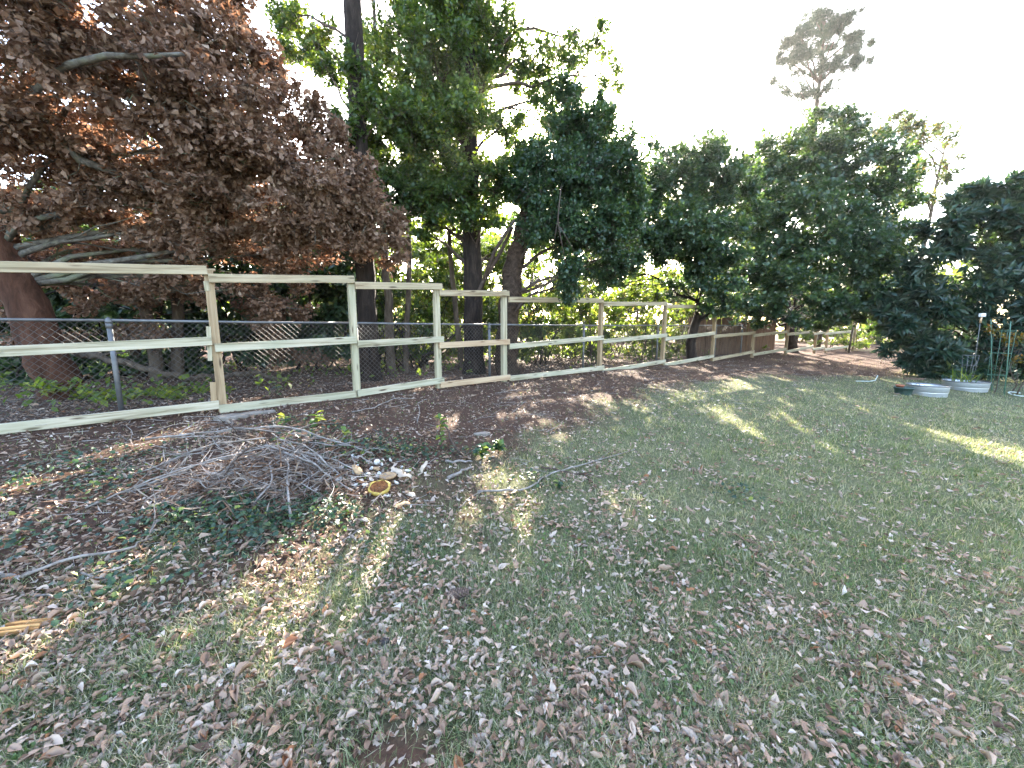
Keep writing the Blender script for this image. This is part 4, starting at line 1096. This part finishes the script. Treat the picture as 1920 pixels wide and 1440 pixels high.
# ivy and low green plants in the litter
def ivy_patches():
    spec = [(110, 890, .55, 420), (200, 915, .3, 120), (430, 960, .36, 520), (520, 985, .32, 300), (330, 990, .28, 260), (600, 965, .22, 200), (690, 845, .45, 420), (760, 850, .3, 200), (560, 830, .3, 120), (40, 1030, .22, 120), (250, 1110, .22, 80), (640, 800, .25, 60),
            (180, 1090, .2, 50), (540, 800, .3, 60), (1000, 905, .15, 40), (1380, 925, .2, 90), (860, 850, .2, 60), (470, 1010, .25, 100), (700, 1000, .3, 60)]
    P, Nn = [], []
    for px, py, r, n in spec:
        c = hit(px, py)
        q = rng.normal(size=(n, 2)) * r * .55
        q[:, 0] *= 1.25
        x = c[0] + q[:, 0]; y = c[1] + q[:, 1]
        z = gz(x, y) + rng.uniform(.02, .11, n) * np.exp(-(q ** 2).sum(1) / (r * r))
        P.append(np.stack([x, y, z], 1))
    P = np.concatenate(P); n = len(P)
    D = rng.normal(size=(n, 3)); D[:, 2] *= .3
    N = np.array([0, -.25, 1.0]) + rng.normal(size=(n, 3)) * .4
    tv = [(0, 0, 0), (-.42, .10, .05), (-.30, .42, .06), (-.36, .62, .03), (0, 1, -.06), (.36, .62, .03), (.30, .42, .06), (.42, .10, .05), (0, .4, -.03)]
    tf = [(8, 1, 0), (8, 2, 1), (8, 3, 2), (8, 4, 3), (8, 5, 4), (8, 6, 5), (8, 7, 6), (8, 0, 7)]
    V, T, r = scatter(tv, tf, P, frames(D, N), rng.uniform(.018, .042, n), np.clip(rng.normal(.55, .26, n), 0, 1))
    o = link(bpy.data.objects.new('ivy_cover', np_mesh('ivy_cover', V, T, r, M['ivy'])))
    tag(o, 'low dark ivy creeping through the leaf litter round the brush pile', 'ivy', kind='stuff')
ivy_patches()
def weed(px, py, h, n, label, mat='weed', L=.07, lean=(0, 0)):
    c = hit(px, py); root = empty('leafy_weed', c, label, 'weed')
    st_ = MB(); l = wander((0, 0, -.02), (lean[0], lean[1], h), 7, .25); st_.tube(l, np.linspace(.006, .002, 7), 5); st_.obj('stem', M['twig_dark'], root)
    tv, tf = leaf_grid([(0, .02), (.3, .26), (.65, .24), (1, .01)], 3, .3, -.3, .1, 7); tv[:, 1] += .5
    vs = [np_mesh('leaf', tv, tf, np.full(len(tv), r_), M[mat]) for r_ in (.35, .6, .95)]
    for k in range(n):
        t = rng.uniform(.25, 1); b = np.array([np.interp(t, np.linspace(0, 1, 7), l[:, i]) for i in range(3)])
        d = rng.normal(size=3); d[2] = rng.uniform(-.1, .5); Rm = frames(d[None], np.array([[0, -.3, 1.0]]) + rng.normal(size=(1, 3)) * .3)[0]
        o = bpy.data.objects.new('leaf', vs[k % 3]); o.matrix_basis = Matrix.Translation(b) @ Matrix(Rm.tolist()).to_4x4() @ Matrix.Scale(L * rng.uniform(.7, 1.3), 4)
        link(o, root)
weed(598, 800, .16, 12, 'yellow green sapling lit by sun below the second timber bay', L=.085)
weed(535, 795, .08, 14, 'low green weed left of the yellow green sapling')
weed(648, 835, .14, 16, 'green weed just behind the eggshells')
weed(830, 845, .34, 22, 'taller vine shoot with yellow leaves at its tip', L=.07, lean=(-.05, .1))
weed(905, 860, .12, 34, 'clump of broad green leaves beside the bare dark stick', 'ivy', .085)
weed(935, 850, .12, 26, 'pale edged leaf clump right of the broad green leaves', 'ivy', .085)
weed(880, 705, .3, 12, 'green seedling growing through the tan bottom rail bay')
weed(520, 745, .22, 12, 'dark seedling climbing in front of the second bottom rail', 'ivy', .07)
weed(1045, 915, .05, 10, 'small green weed by the long curved stick', 'ivy', .05)

# ------------------------------------------------------------------ brush pile and loose sticks
def G(px, py, h=0.0):
    p = hit(px, py); p[2] += h; return p
BG = 'grey branches heaped in the brush pile'
def lift(a, b, ha, hm, hb):
    A = hit(*a); B = hit(*b); Mi_ = (A + B) / 2
    A[2] += ha; B[2] += hb; Mi_[2] = max(float(gz(Mi_[0], Mi_[1])), (A[2] + B[2]) / 2 - .02) + hm
    return [A, Mi_, B]
pile = [((275, 835), (640, 835), .06, .10, .05, .010), ((255, 920), (560, 850), .02, .09, .10, .010), ((430, 815), (700, 860), .06, .12, .05, .012), ((500, 855), (660, 925), .10, .08, .02, .012), ((490, 850), (370, 960), .12, .07, .02, .009),
        ((500, 850), (300, 880), .14, .10, .03, .008), ((470, 960), (540, 865), .01, .08, .10, .008), ((545, 985), (540, 870), .01, .10, .10, .009), ((440, 815), (500, 855), .03, .05, .10, .014), ((160, 955), (480, 870), .01, .08, .10, .007),
        ((380, 860), (520, 990), .04, .06, .01, .007), ((560, 870), (700, 900), .12, .06, .02, .008), ((320, 830), (560, 880), .05, .14, .08, .006), ((420, 905), (640, 850), .06, .10, .07, .007), ((350, 905), (600, 905), .04, .12, .05, .006),
        ((240, 900), (430, 850), .02, .06, .06, .005), ((580, 840), (720, 850), .05, .06, .03, .007), ((590, 945), (560, 860), .01, .08, .08, .006), ((640, 900), (520, 840), .03, .12, .08, .008), ((400, 950), (460, 850), .01, .08, .1, .006),
        ((620, 880), (400, 870), .05, .16, .06, .006), ((300, 945), (420, 900), .01, .05, .04, .005), ((655, 870), (700, 880), .04, .07, .05, .010), ((480, 900), (620, 940), .06, .07, .01, .005), ((270, 870), (360, 925), .02, .05, .01, .004), ((540, 930), (660, 880), .02, .08, .05, .005),
        ((360, 820), (470, 890), .03, .08, .06, .005), ((510, 820), (590, 890), .04, .10, .05, .006), ((440, 930), (580, 870), .03, .10, .08, .006), ((345, 880), (500, 920), .04, .09, .04, .005)]
for _ in range(16):
    x0, y0 = rng.uniform(220, 660), rng.uniform(825, 950); an = rng.normal(.0, .7); ll = rng.uniform(60, 170)
    pile.append(((x0, y0), (x0 + ll * math.cos(an), y0 + .45 * ll * math.sin(an)), rng.uniform(.01, .08), rng.uniform(.02, .12), rng.uniform(.005, .06), rng.uniform(.003, .007)))
for a, b, ha, hm, hb, r in pile:
    simple_branch('brush_branch', 'dead grey twiggy branch lying in the heaped brush pile', lift(a, b, ha, hm, hb), r, r * .4, M['twig'] if rng.uniform() < .8 else M['twig_dark'], BG, subs=int(rng.integers(3, 8)), n=6, sub_len=.24, seedspread=.8)
def pine_straw():
    c = hit(480, 905); n = 2600
    q = rng.normal(size=(n, 2)) * (.42, .24)
    P = np.stack([c[0] + q[:, 0], c[1] + q[:, 1], gz(c[0] + q[:, 0], c[1] + q[:, 1]) + rng.uniform(.005, .12, n) * np.exp(-(q ** 2).sum(1) / .25)], 1)
    D = rng.normal(size=(n, 3)); D[:, 2] *= .35
    V, T, r = scatter([(-.012, 0, 0), (.012, 0, 0), (.008, .6, .05), (0, 1, -.02)], [(0, 1, 2), (0, 2, 3)], P, frames(D, rng.normal(size=(n, 3))), rng.uniform(.09, .2, n), rng.uniform(0, .32, n))
    o = link(bpy.data.objects.new('pine_straw', np_mesh('pine_straw', V, T, r, M['fallen'])))
    tag(o, 'reddish dry pine straw and fine twigs caught under the brush pile', 'pine straw', kind='stuff')
pine_straw()
def stick(label, pts, r, mat='twig', subs=0, sl=.2):
    simple_branch('stick', label, [G(x, y, h) for x, y, h in pts], r, r * .5, M[mat], subs=subs, n=7, cat='stick', sub_len=sl)
stick('long thin curved pale stick on the lawn right of the compost', [(895, 925, .015), (985, 920, .015), (1030, 895, .03), (1080, 880, .03), (1190, 846, .02)], .010, subs=1)
stick('dark crooked stick crossing the long curved pale stick', [(1015, 880, .02), (1060, 890, .03), (1095, 895, .02), (1118, 917, .012)], .010, 'twig_dark', 3)
stick('short thick grey stick right of the compost heap', [(840, 900, .02), (885, 882, .03)], .017)
stick('mottled grey stick beside the clump of broad leaves', [(835, 868, .02), (885, 870, .025)], .014)
stick('dark stick leaning from the taller vine shoot', [(862, 856, .03), (845, 835, .08), (828, 812, .14)], .012, 'twig_dark', 2)
stick('forked pale stick in the grass at the picture foot', [(193, 1434, .012), (215, 1390, .015), (243, 1330, .02)], .006, 'twig', 0)
stick('thin side shoot lying off the forked pale stick', [(228, 1362, .012), (300, 1338, .012), (380, 1308, .01)], .004, 'twig_dark', 1, .1)
stick('long bent branch with pale bark across the left litter', [(0, 1082, .012), (60, 1083, .02), (140, 1056, .03), (215, 1045, .03), (280, 1015, .03), (312, 985, .05)], .010, 'twig', 4, .22)
stick('short pale twig lying on litter near the rotten wood', [(66, 1118, .012), (92, 1143, .012)], .006)
stick('straight grey twig pointing at the rotten wood', [(85, 1195, .01), (122, 1150, .02)], .005)
stick('upright pale stem poking from the ivy', [(617, 975, 0), (621, 945, .08), (623, 915, .14)], .004)
stick('thin green stem lying before the ivy', [(620, 1028, .012), (665, 1003, .012), (710, 978, .012)], .004, 'twig')
stick('pale arching root like stick below the third bay', [(660, 775, .02), (705, 770, .05), (740, 752, .04), (775, 750, .02)], .008, 'twig', 1)
stick('thin crooked twig beside the red soil', [(782, 795, .01), (785, 765, .08), (800, 755, .05)], .006, 'twig')
stick('curved dry stem on grass below the compost', [(860, 955, .012), (893, 935, .03), (900, 928, .03)], .005, 'twig')
stick('twisted dark vine beside the pinecone', [(873, 1110, .02), (880, 1135, .015), (920, 1140, .012), (960, 1125, .012)], .005, 'twig_dark', 2, .1)
stick('thin dark twig on lawn among bunched leaves', [(1005, 1265, .012), (1020, 1300, .012), (1060, 1330, .012)], .004, 'twig_dark', 2, .1)
stick('pale forked twig on lawn right of the bunched leaves', [(1040, 1240, .012), (1090, 1238, .015), (1140, 1235, .012)], .004, 'twig', 2, .08)
stick('low pale twig near the long bent branch', [(150, 1075, .01), (180, 1090, .012), (220, 1085, .02), (290, 1067, .02)], .006, 'twig', 2)
stick('thin stem on soil before the first bottom rail', [(245, 790, .01), (240, 810, .03), (255, 840, .02)], .004, 'twig')

# ------------------------------------------------------------------ compost: shells, husks, squash
def eggshell(px, py, r, tilt):
    c = hit(px, py); mb = MB()
    prof = [(.02, 0), (.55, .12), (.9, .45), (1.0, .85), (.93, .86), (.82, .48), (.5, .2), (.02, .1)]
    n = 11; V = []
    jag = rng.uniform(-.22, .22, n)
    for i, (a, z) in enumerate(prof):
        for j in range(n):
            t = 6.283 * j / n; V.append((a * r * math.cos(t), a * r * math.sin(t), (z + (jag[j] if i in (3, 4) else 0)) * r))
    f = [(i * n + j, i * n + (j + 1) % n, (i + 1) * n + (j + 1) % n, (i + 1) * n + j) for i in range(len(prof) - 1) for j in range(n)]
    V = np.array(V)
    Rm = np.array(Matrix.Rotation(tilt, 3, 'X') @ Matrix.Rotation(rng.uniform(0, 6.28), 3, 'Z'))
    V = V @ Rm.T; V[:, 2] -= V[:, 2].min()
    mb.add(V, f, .5, True)
    o = mb.obj('eggshell', M['shell']); o.location = (c[0], c[1], c[2] - .003); o.rotation_euler = (0, 0, rng.uniform(0, 6))
    tag(o, 'broken white eggshell in the compost scraps', 'eggshell', 'eggshells on the compost')
for k, (px, py) in enumerate([(655, 858), (672, 862), (595, 872), (690, 868), (708, 872), (640, 880), (682, 888), (690, 905), (665, 902), (655, 895), (686, 911), (645, 905), (722, 882), (712, 888), (735, 890), (765, 885), (700, 882), (538, 905), (630, 893), (740, 905), (672, 912), (725, 930), (728, 866), (750, 880), (660, 885), (676, 878), (704, 896), (718, 898)]):
    eggshell(px + rng.normal() * 4, py + rng.normal() * 3, rng.uniform(.016, .031), rng.uniform(-1.4, 1.9))
def squash():
    c = hit(713, 922); root = empty('squash_half', c, 'hollowed yellow squash half lying open on the compost', 'squash')
    mb = MB(); prof = [(.01, 0), (.05, .005), (.085, .03), (.098, .07), (.09, .085), (.078, .082)]
    mb.lathe(prof, (0, 0, 0), 20, sx=1.05, sy=.85); mb.v[0] = mb.v[0] * (1 + .03 * np.sin(np.arange(len(mb.v[0])) % 20 * 1.9)[:, None]) + rng.normal(size=mb.v[0].shape) * .003
    o = mb.obj('rind', M['squash'], root)
    mb = MB(); mb.lathe([(.078, .082), (.066, .05), (.04, .028), (.005, .022)], (0, 0, 0), 20, sx=1.05, sy=.85); mb.obj('hollow', M['squash_in'], root)
    root.rotation_euler = (math.radians(30), math.radians(-4), .3); root.scale = (.82, .82, .82)
    c = hit(727, 897); mb = MB(); mb.lathe([(.005, 0), (.05, .01), (.065, .035), (.055, .045), (.02, .03), (.003, .028)], (0, 0, 0), 14, sx=1.1, sy=.6)
    o = mb.obj('squash_piece', M['paper']); o.location = c; o.rotation_euler = (.5, 0, .4)
    tag(o, 'smaller tan squash scrap behind the hollowed half', 'squash')
squash()
def husk(px, py, L, w, mat, label, rz, tilt, h=0.0):
    L *= .75; w *= .75
    c = hit(px, py); nx, ny = 5, 7; v = []
    for j in range(ny):
        for i in range(nx):
            x = (i / (nx - 1) - .5) * 2; y = j / (ny - 1)
            ww = w * math.sin(math.pi * (.12 + .8 * y)) ** .6
            v.append((x * ww, (y - .5) * L, .5 * w * (1 - x * x) + .12 * L * math.sin(y * 5) + rng.uniform(-.006, .006)))
    f = [(j * nx + i, j * nx + i + 1, (j + 1) * nx + i + 1, (j + 1) * nx + i) for j in range(ny - 1) for i in range(nx - 1)]
    V = np.array(v); V = np.concatenate([V, V - np.array([0, 0, .003])]); n = nx * ny
    f = f + [tuple(n + q for q in reversed(t)) for t in f]
    V = V @ np.array(Matrix.Rotation(tilt, 3, 'X')).T; V[:, 2] -= V[:, 2].min()
    mb = MB(); mb.add(V, f, .5, True); o = mb.obj('husk', M[mat]); o.location = (c[0], c[1], c[2] + h); o.rotation_euler = (0, 0, rz)
    tag(o, label, 'husk')
husk(670, 890, .15, .045, 'paper', 'upright tan folded husk among the eggshells', .9, .7)
husk(706, 882, .09, .03, 'paper', 'small tan scrap between the eggshells and squash', 1.2, .3)
husk(795, 885, .15, .03, 'paper_pale', 'pale curled husk standing right of the eggshells', -.5, .9)
husk(745, 890, .17, .045, 'paper_pale', 'large pale crumpled husk behind the squash half', 1.0, .5)
husk(760, 897, .16, .035, 'paper_pale', 'long pale shredded husk right of the squash', 1.5, .3)
husk(770, 930, .15, .03, 'paper_pale', 'dry pale husk lying before the squash half', .9, .2)
husk(755, 950, .14, .03, 'paper', 'brownish husk on the lawn edge below the compost', 2.0, .15)
husk(679, 978, .12, .03, 'paper_pale', 'broad pale pink leaf like husk on ivy edge', 1.4, .15)
# small loose things
def slab(name, px, py, d, rz, label, mat='stone', cat='stone'):
    c = hit(px, py); mb = MB(); n = 11; a = np.sort(rng.uniform(0, 6.283, n)); rad = rng.uniform(.8, 1.1, n)
    a = np.linspace(0, 6.283, n, endpoint=False)
    lo = [(math.cos(t) * r_ * d[0], math.sin(t) * r_ * d[1], -.02) for t, r_ in zip(a, rad)]
    mid = [(x * 1.0, y * 1.0, d[2] * .75) for x, y, z in lo]; hi = [(x * .9, y * .9, d[2] + rng.uniform(-.004, .004)) for x, y, z in lo]
    f = [(i, (i + 1) % n, n + (i + 1) % n, n + i) for i in range(n)] + [(n + i, n + (i + 1) % n, 2 * n + (i + 1) % n, 2 * n + i) for i in range(n)] + [tuple(2 * n + i for i in range(n))]
    mb.add(lo + mid + hi, f); o = mb.obj(name, M[mat]); o.location = c; o.rotation_euler = (0, 0, rz); tag(o, label, cat)
slab('flat_stone', 435, 785, (.20, .11, .045), .5, 'flat grey stone at the foot of the brown timber post')
slab('flat_stone', 482, 776, (.22, .07, .03), .55, 'longer thin grey stone under the second bottom rail')
slab('flat_stone', 905, 815, (.10, .045, .025), .2, 'low brownish stone in litter beyond the broad leaf clump')
slab('dark_lump', 722, 1212, (.022, .018, .032), 0, 'small blackish lump in the grass', 'dark_lump', 'lump')
def rotten():
    c = hit(48, 1180); mb = MB(); root = None
    V = []; n = 7
    ang = math.radians(14)
    for k in range(5):
        mb.box((rng.uniform(-.02, .02), (k - 2) * .014, .012 + .006 * (k % 2)), (.17 * rng.uniform(.7, 1.05), .013, .022), bev=.003)
    o = mb.obj('rotten_wood', M['rot']); o.location = c; o.rotation_euler = (0, .05, ang)
    tag(o, 'orange splintered piece of rotten wood on the leaf litter', 'wood')
rotten()
def pinecone():
    c = hit(858, 1122); root = empty('pinecone', c, 'long closed brown pinecone lying in the grass', 'pinecone')
    L = .105
    mb = MB(); mb.tube([(x * L - L / 2, 0, .026) for x in (0, .1, .3, .6, .85, 1)], [.004, .014, .019, .018, .011, .003], 9); mb.obj('core', M['cone'], root)
    sv_ = [(-.006, 0, 0), (.006, 0, 0), (.007, .012, .002), (-.007, .012, .002), (0, .016, .006), (0, .006, .005)]
    sf = [(0, 1, 5), (1, 2, 5), (2, 4, 5), (4, 3, 5), (3, 0, 5), (0, 3, 4), (0, 4, 2), (0, 2, 1)]
    m0 = MB(); m0.add(sv_, sf); me = m0.mesh('scale', M['cone'])
    for i in range(96):
        t = (i + .5) / 96; x = t * L - L / 2; r = np.interp(t, [0, .1, .3, .6, .85, 1], [.005, .015, .0195, .0185, .0115, .004]); a = i * 2.39996
        y = Vector((.8, math.cos(a) * .5, math.sin(a) * .5)).normalized(); z = Vector((0, math.cos(a), math.sin(a))); z = (z - y * z.dot(y)).normalized(); xx = y.cross(z)
        o = bpy.data.objects.new('scale', me); o.matrix_basis = Matrix.Translation((x, math.cos(a) * r, .026 + math.sin(a) * r)) @ Matrix((xx, y, z)).transposed().to_4x4(); link(o, root)
    root.rotation_euler = (0, -.06, .22)
pinecone()

# ------------------------------------------------------------------ tanks and garden things at the right
def tank(px, py, r, h, label, planted):
    c = hit(px, py); root = empty('stock_tank', c, label, 'stock tank')
    mb = MB()
    prof = [(r * .93, -.02), (r * .95, h * .30), (r * .965, h * .33), (r * .93, h * .36), (r * .975, h * .40), (r * .985, h * .9), (r, h), (r * .985, h), (r * .965, h * .9), (r * .95, h * .4)]
    mb.lathe(prof, (0, 0, 0), 48); mb.obj('wall', M['zinc'], root)
    mb = MB(); a = np.linspace(0, 2 * math.pi, 49)[:-1]
    ring = [(math.cos(t) * r, math.sin(t) * r, h) for t in np.linspace(0, 2 * math.pi, 49)]
    mb.tube(ring, .013, 8, cap=False); mb.obj('rim', M['galv'], root)
    mb = MB(); V = [(0, 0, h * .72)]; n = 28
    for q in (.5, .955):
        for t in range(n): V.append((math.cos(6.283 * t / n) * r * q, math.sin(6.283 * t / n) * r * q, h * .72 + rng.uniform(-.015, .02)))
    f = [(0, 1 + t, 1 + (t + 1) % n) for t in range(n)] + [(1 + t, 1 + n + t, 1 + n + (t + 1) % n, 1 + (t + 1) % n) for t in range(n)]
    mb.add(V, f); mb.obj('soil', M['soil'], root)
    for s_ in (-1, 1):
        mb = MB(); mb.tube([(s_ * .09 - .05, r * .86, h * .72), (s_ * .09 - .03, r * .9, h * .95), (s_ * .09 + .03, r * .9, h * .95), (s_ * .09 + .05, r * .86, h * .72)], .007, 6); mb.obj('handle', M['galv'], root)
    return root, c
t1, c1 = tank(1737, 740, .335, .215, 'empty low galvanised round tank beside the dark green pot', False)
t2, c2 = tank(1808, 730, .40, .205, 'wider galvanised round tank with grassy plants growing in it', True)
def tank_plant():
    root = empty('strap_leaf_plant', (c2[0] - .08, c2[1] - .05, c2[2] + .13), 'upright strappy green plant growing in the wider tank', 'plant')
    var = []
    for k in range(4):
        v = []; 
        for y, w in ((0, .5), (.35, 1), (.7, .8), (1, .05)):
            for s_ in (-1, 0, 1): v.append((s_ * w * .02, y, -.35 * (k * .35 + .2) * y * y + (0 if s_ else -.006)))
        f = []
        for j in range(3):
            for i in range(2):
                a = j * 3 + i; f += [(a, a + 1, a + 4), (a, a + 4, a + 3)]
        var.append(np_mesh('leaf', np.array(v), np.array(f), np.full(12, .3 + .2 * k), M['weed']))
    for k in range(34):
        az = rng.uniform(0, 6.28); ln = rng.uniform(.15, .55); e = rng.uniform(.1, .75)
        D = np.array([[math.cos(az) * math.sin(e), math.sin(az) * math.sin(e), math.cos(e)]]); N = np.array([[-math.cos(az), -math.sin(az), .5]])
        o = bpy.data.objects.new('leaf', var[k % 4]); o.matrix_basis = Matrix.Translation((rng.normal() * .10, rng.normal() * .08, 0)) @ Matrix(frames(D, N)[0].tolist()).to_4x4() @ Matrix.Scale(ln, 4); link(o, root)
tank_plant()
def pot():
    c = hit(1693, 739); root = empty('plastic_pot', c, 'dark green plastic planter against the empty tank', 'planter')
    mb = MB(); mb.lathe([(.13, -.01), (.155, .13), (.165, .13), (.168, .16), (.158, .16), (.15, .12), (.01, .11)], (0, 0, 0), 32); mb.obj('body', M['pot_green'], root)
    c3 = hit(1692, 744)
    r2 = empty('terracotta_pot', (c[0] - .07, c[1] + .02, c[2] + .11), 'small terracotta pot sitting in the dark green planter', 'pot')
    mb = MB(); mb.lathe([(.01, 0), (.05, 0), (.065, .07), (.075, .07), (.078, .095), (.066, .095), (.055, .06), (.01, .055)], (0, 0, 0), 20); mb.obj('body', M['terra'], r2)
pot()
def cage(cx, cy, cz, rb, rt, h, label, mat, rings=3, legs=4):
    root = empty('wire_cage', (cx, cy, cz), label, 'plant cage')
    for k in range(rings):
        z = h * (.3 + .68 * k / max(1, rings - 1)); r = rb + (rt - rb) * z / h
        mb = MB(); mb.tube([(math.cos(t) * r, math.sin(t) * r, z) for t in np.linspace(0, 2 * math.pi, 25)], .0042, 6, cap=False); mb.obj('ring', M[mat], root)
    for k in range(legs):
        t = 2 * math.pi * k / legs + .4
        mb = MB(); mb.tube([(math.cos(t) * rb, math.sin(t) * rb, -.05), (math.cos(t) * rt, math.sin(t) * rt, h)], .0042, 6); mb.obj('leg', M[mat], root)
cage(c2[0] + .12, c2[1] + .08, c2[2] + .13, .08, .14, .72, 'thin wire plant cage standing in the wider tank', 'galv')
cg = hit(1888, 742)
cage(cg[0], cg[1] + .25, cg[2], .14, .17, 1.55, 'tall green coated wire cage right of the tanks', 'stake_green')
def stakes():
    b = (c2[0] + .20, c2[1] + .05, c2[2] + .12)
    root = empty('garden_stake', b, 'thin metal stake with a white capped top standing in the wider tank', 'stake')
    top = at(1838, 604, b[1])
    mb = MB(); l = [(0, 0, 0), (-.01, 0, .45), (.04, 0, .50), (.04, 0, .58), (0, 0, .62), (top[0] - b[0], 0, top[2] - b[2])]; mb.tube(l, .007, 7); mb.obj('rod', M['galv'], root)
    mb = MB(); mb.tube([(top[0] - b[0], 0, top[2] - b[2] - .02), (top[0] - b[0] + .01, 0, top[2] - b[2] + .13)], .020, 12); mb.obj('sleeve', M['copper'], root)
    mb = MB(); mb.box((top[0] - b[0] + .02, 0, top[2] - b[2] + .17), (.11, .06, .08), bev=.012); mb.obj('cap', M['white_cap'], root)
    for px0, py0, px1, py1, lab in ((1884, 742, 1895, 604, 'tall green garden stake leaning outward right of the tanks'), (1860, 735, 1858, 600, 'straight green stake behind the wider tank')):
        a = hit(px0, py0); t = at(px1, py1, a[1])
        mb = MB(); mb.tube([(0, 0, -.1), ((t[0] - a[0]) * .5, 0, (t[2] - a[2]) * .5), (t[0] - a[0], 0, t[2] - a[2])], .009, 8); mb.tube([(t[0] - a[0], 0, t[2] - a[2]), (t[0] - a[0], 0, t[2] - a[2] + .02)], [.011, .004], 8)
        o = mb.obj('plant_stake', M['stake_green']); o.location = a; tag(o, lab, 'stake')
stakes()
p = at(1893, 640, 9.3)
shrub('yellow_plant', 'yellow leaved plant glowing between the green stakes and the big shrub', 1893, 9.2, [pxc(1898, 638, 9.2, 34, 22, 200), pxc(1872, 622, 9.2, 24, 20, 60), pxc(1905, 675, 9.2, 20, 16, 40)], M['yellow'], .085, 3, tm=T4, stem_h=1.3, spread_x=.3, cat='plant')
def odds():
    a = hit(1715, 716); b = hit(1745, 716)
    o = beam('edging_board', a + np.array([-.05, .25, .03]), b + np.array([.05, .25, .03]), .09, .05, M['brick'], None, (0, 0, 0)); tag(o, 'short dark edging board lying behind the empty tank', 'board')
    c = hit(1908, 742); mb = MB()
    mb.tube([(math.cos(t) * .16, math.sin(t) * .13, .04 + .03 * math.sin(t)) for t in np.linspace(.5, 6.0, 24)], .011, 7)
    o = mb.obj('hose_loop', M['hose']); o.location = c; tag(o, 'loop of pale hose on the ground right of the stakes', 'hose')
    c = hit(1637, 716); mb = MB(); mb.tube([(-.45, 0, .02), (-.1, 0, .015), (.05, 0, .04), (.09, 0, .14), (.10, 0, .17)], .010, 7)
    o = mb.obj('hose_end', M['hose']); o.location = c; tag(o, 'pale curved hose end rising from the grass left of the pots', 'hose')
odds()

def haze():
    zs = -1.6
    V = [(x, y, z) for z in (zs, 31.0) for y in (-62, 262) for x in (-162, 222)]
    mb = MB(); mb.add(V, [(0, 2, 3, 1), (4, 5, 7, 6), (0, 1, 5, 4), (2, 6, 7, 3), (0, 4, 6, 2), (1, 3, 7, 5)])
    m = bpy.data.materials.new('thin_haze'); m.use_nodes = True; nt = m.node_tree
    nt.nodes.remove(nt.nodes['Principled BSDF'])
    v = nt.nodes.new('ShaderNodeVolumePrincipled'); v.inputs['Color'].default_value = (.95, .95, .96, 1); v.inputs['Density'].default_value = HAZE; v.inputs['Anisotropy'].default_value = .6
    nt.links.new(v.outputs[0], nt.nodes['Material Output'].inputs['Volume'])
    o = mb.obj('haze', m); tag(o, 'thin sunlit haze filling the air of the yard', 'haze', kind='stuff')
HAZE = .00034
haze()
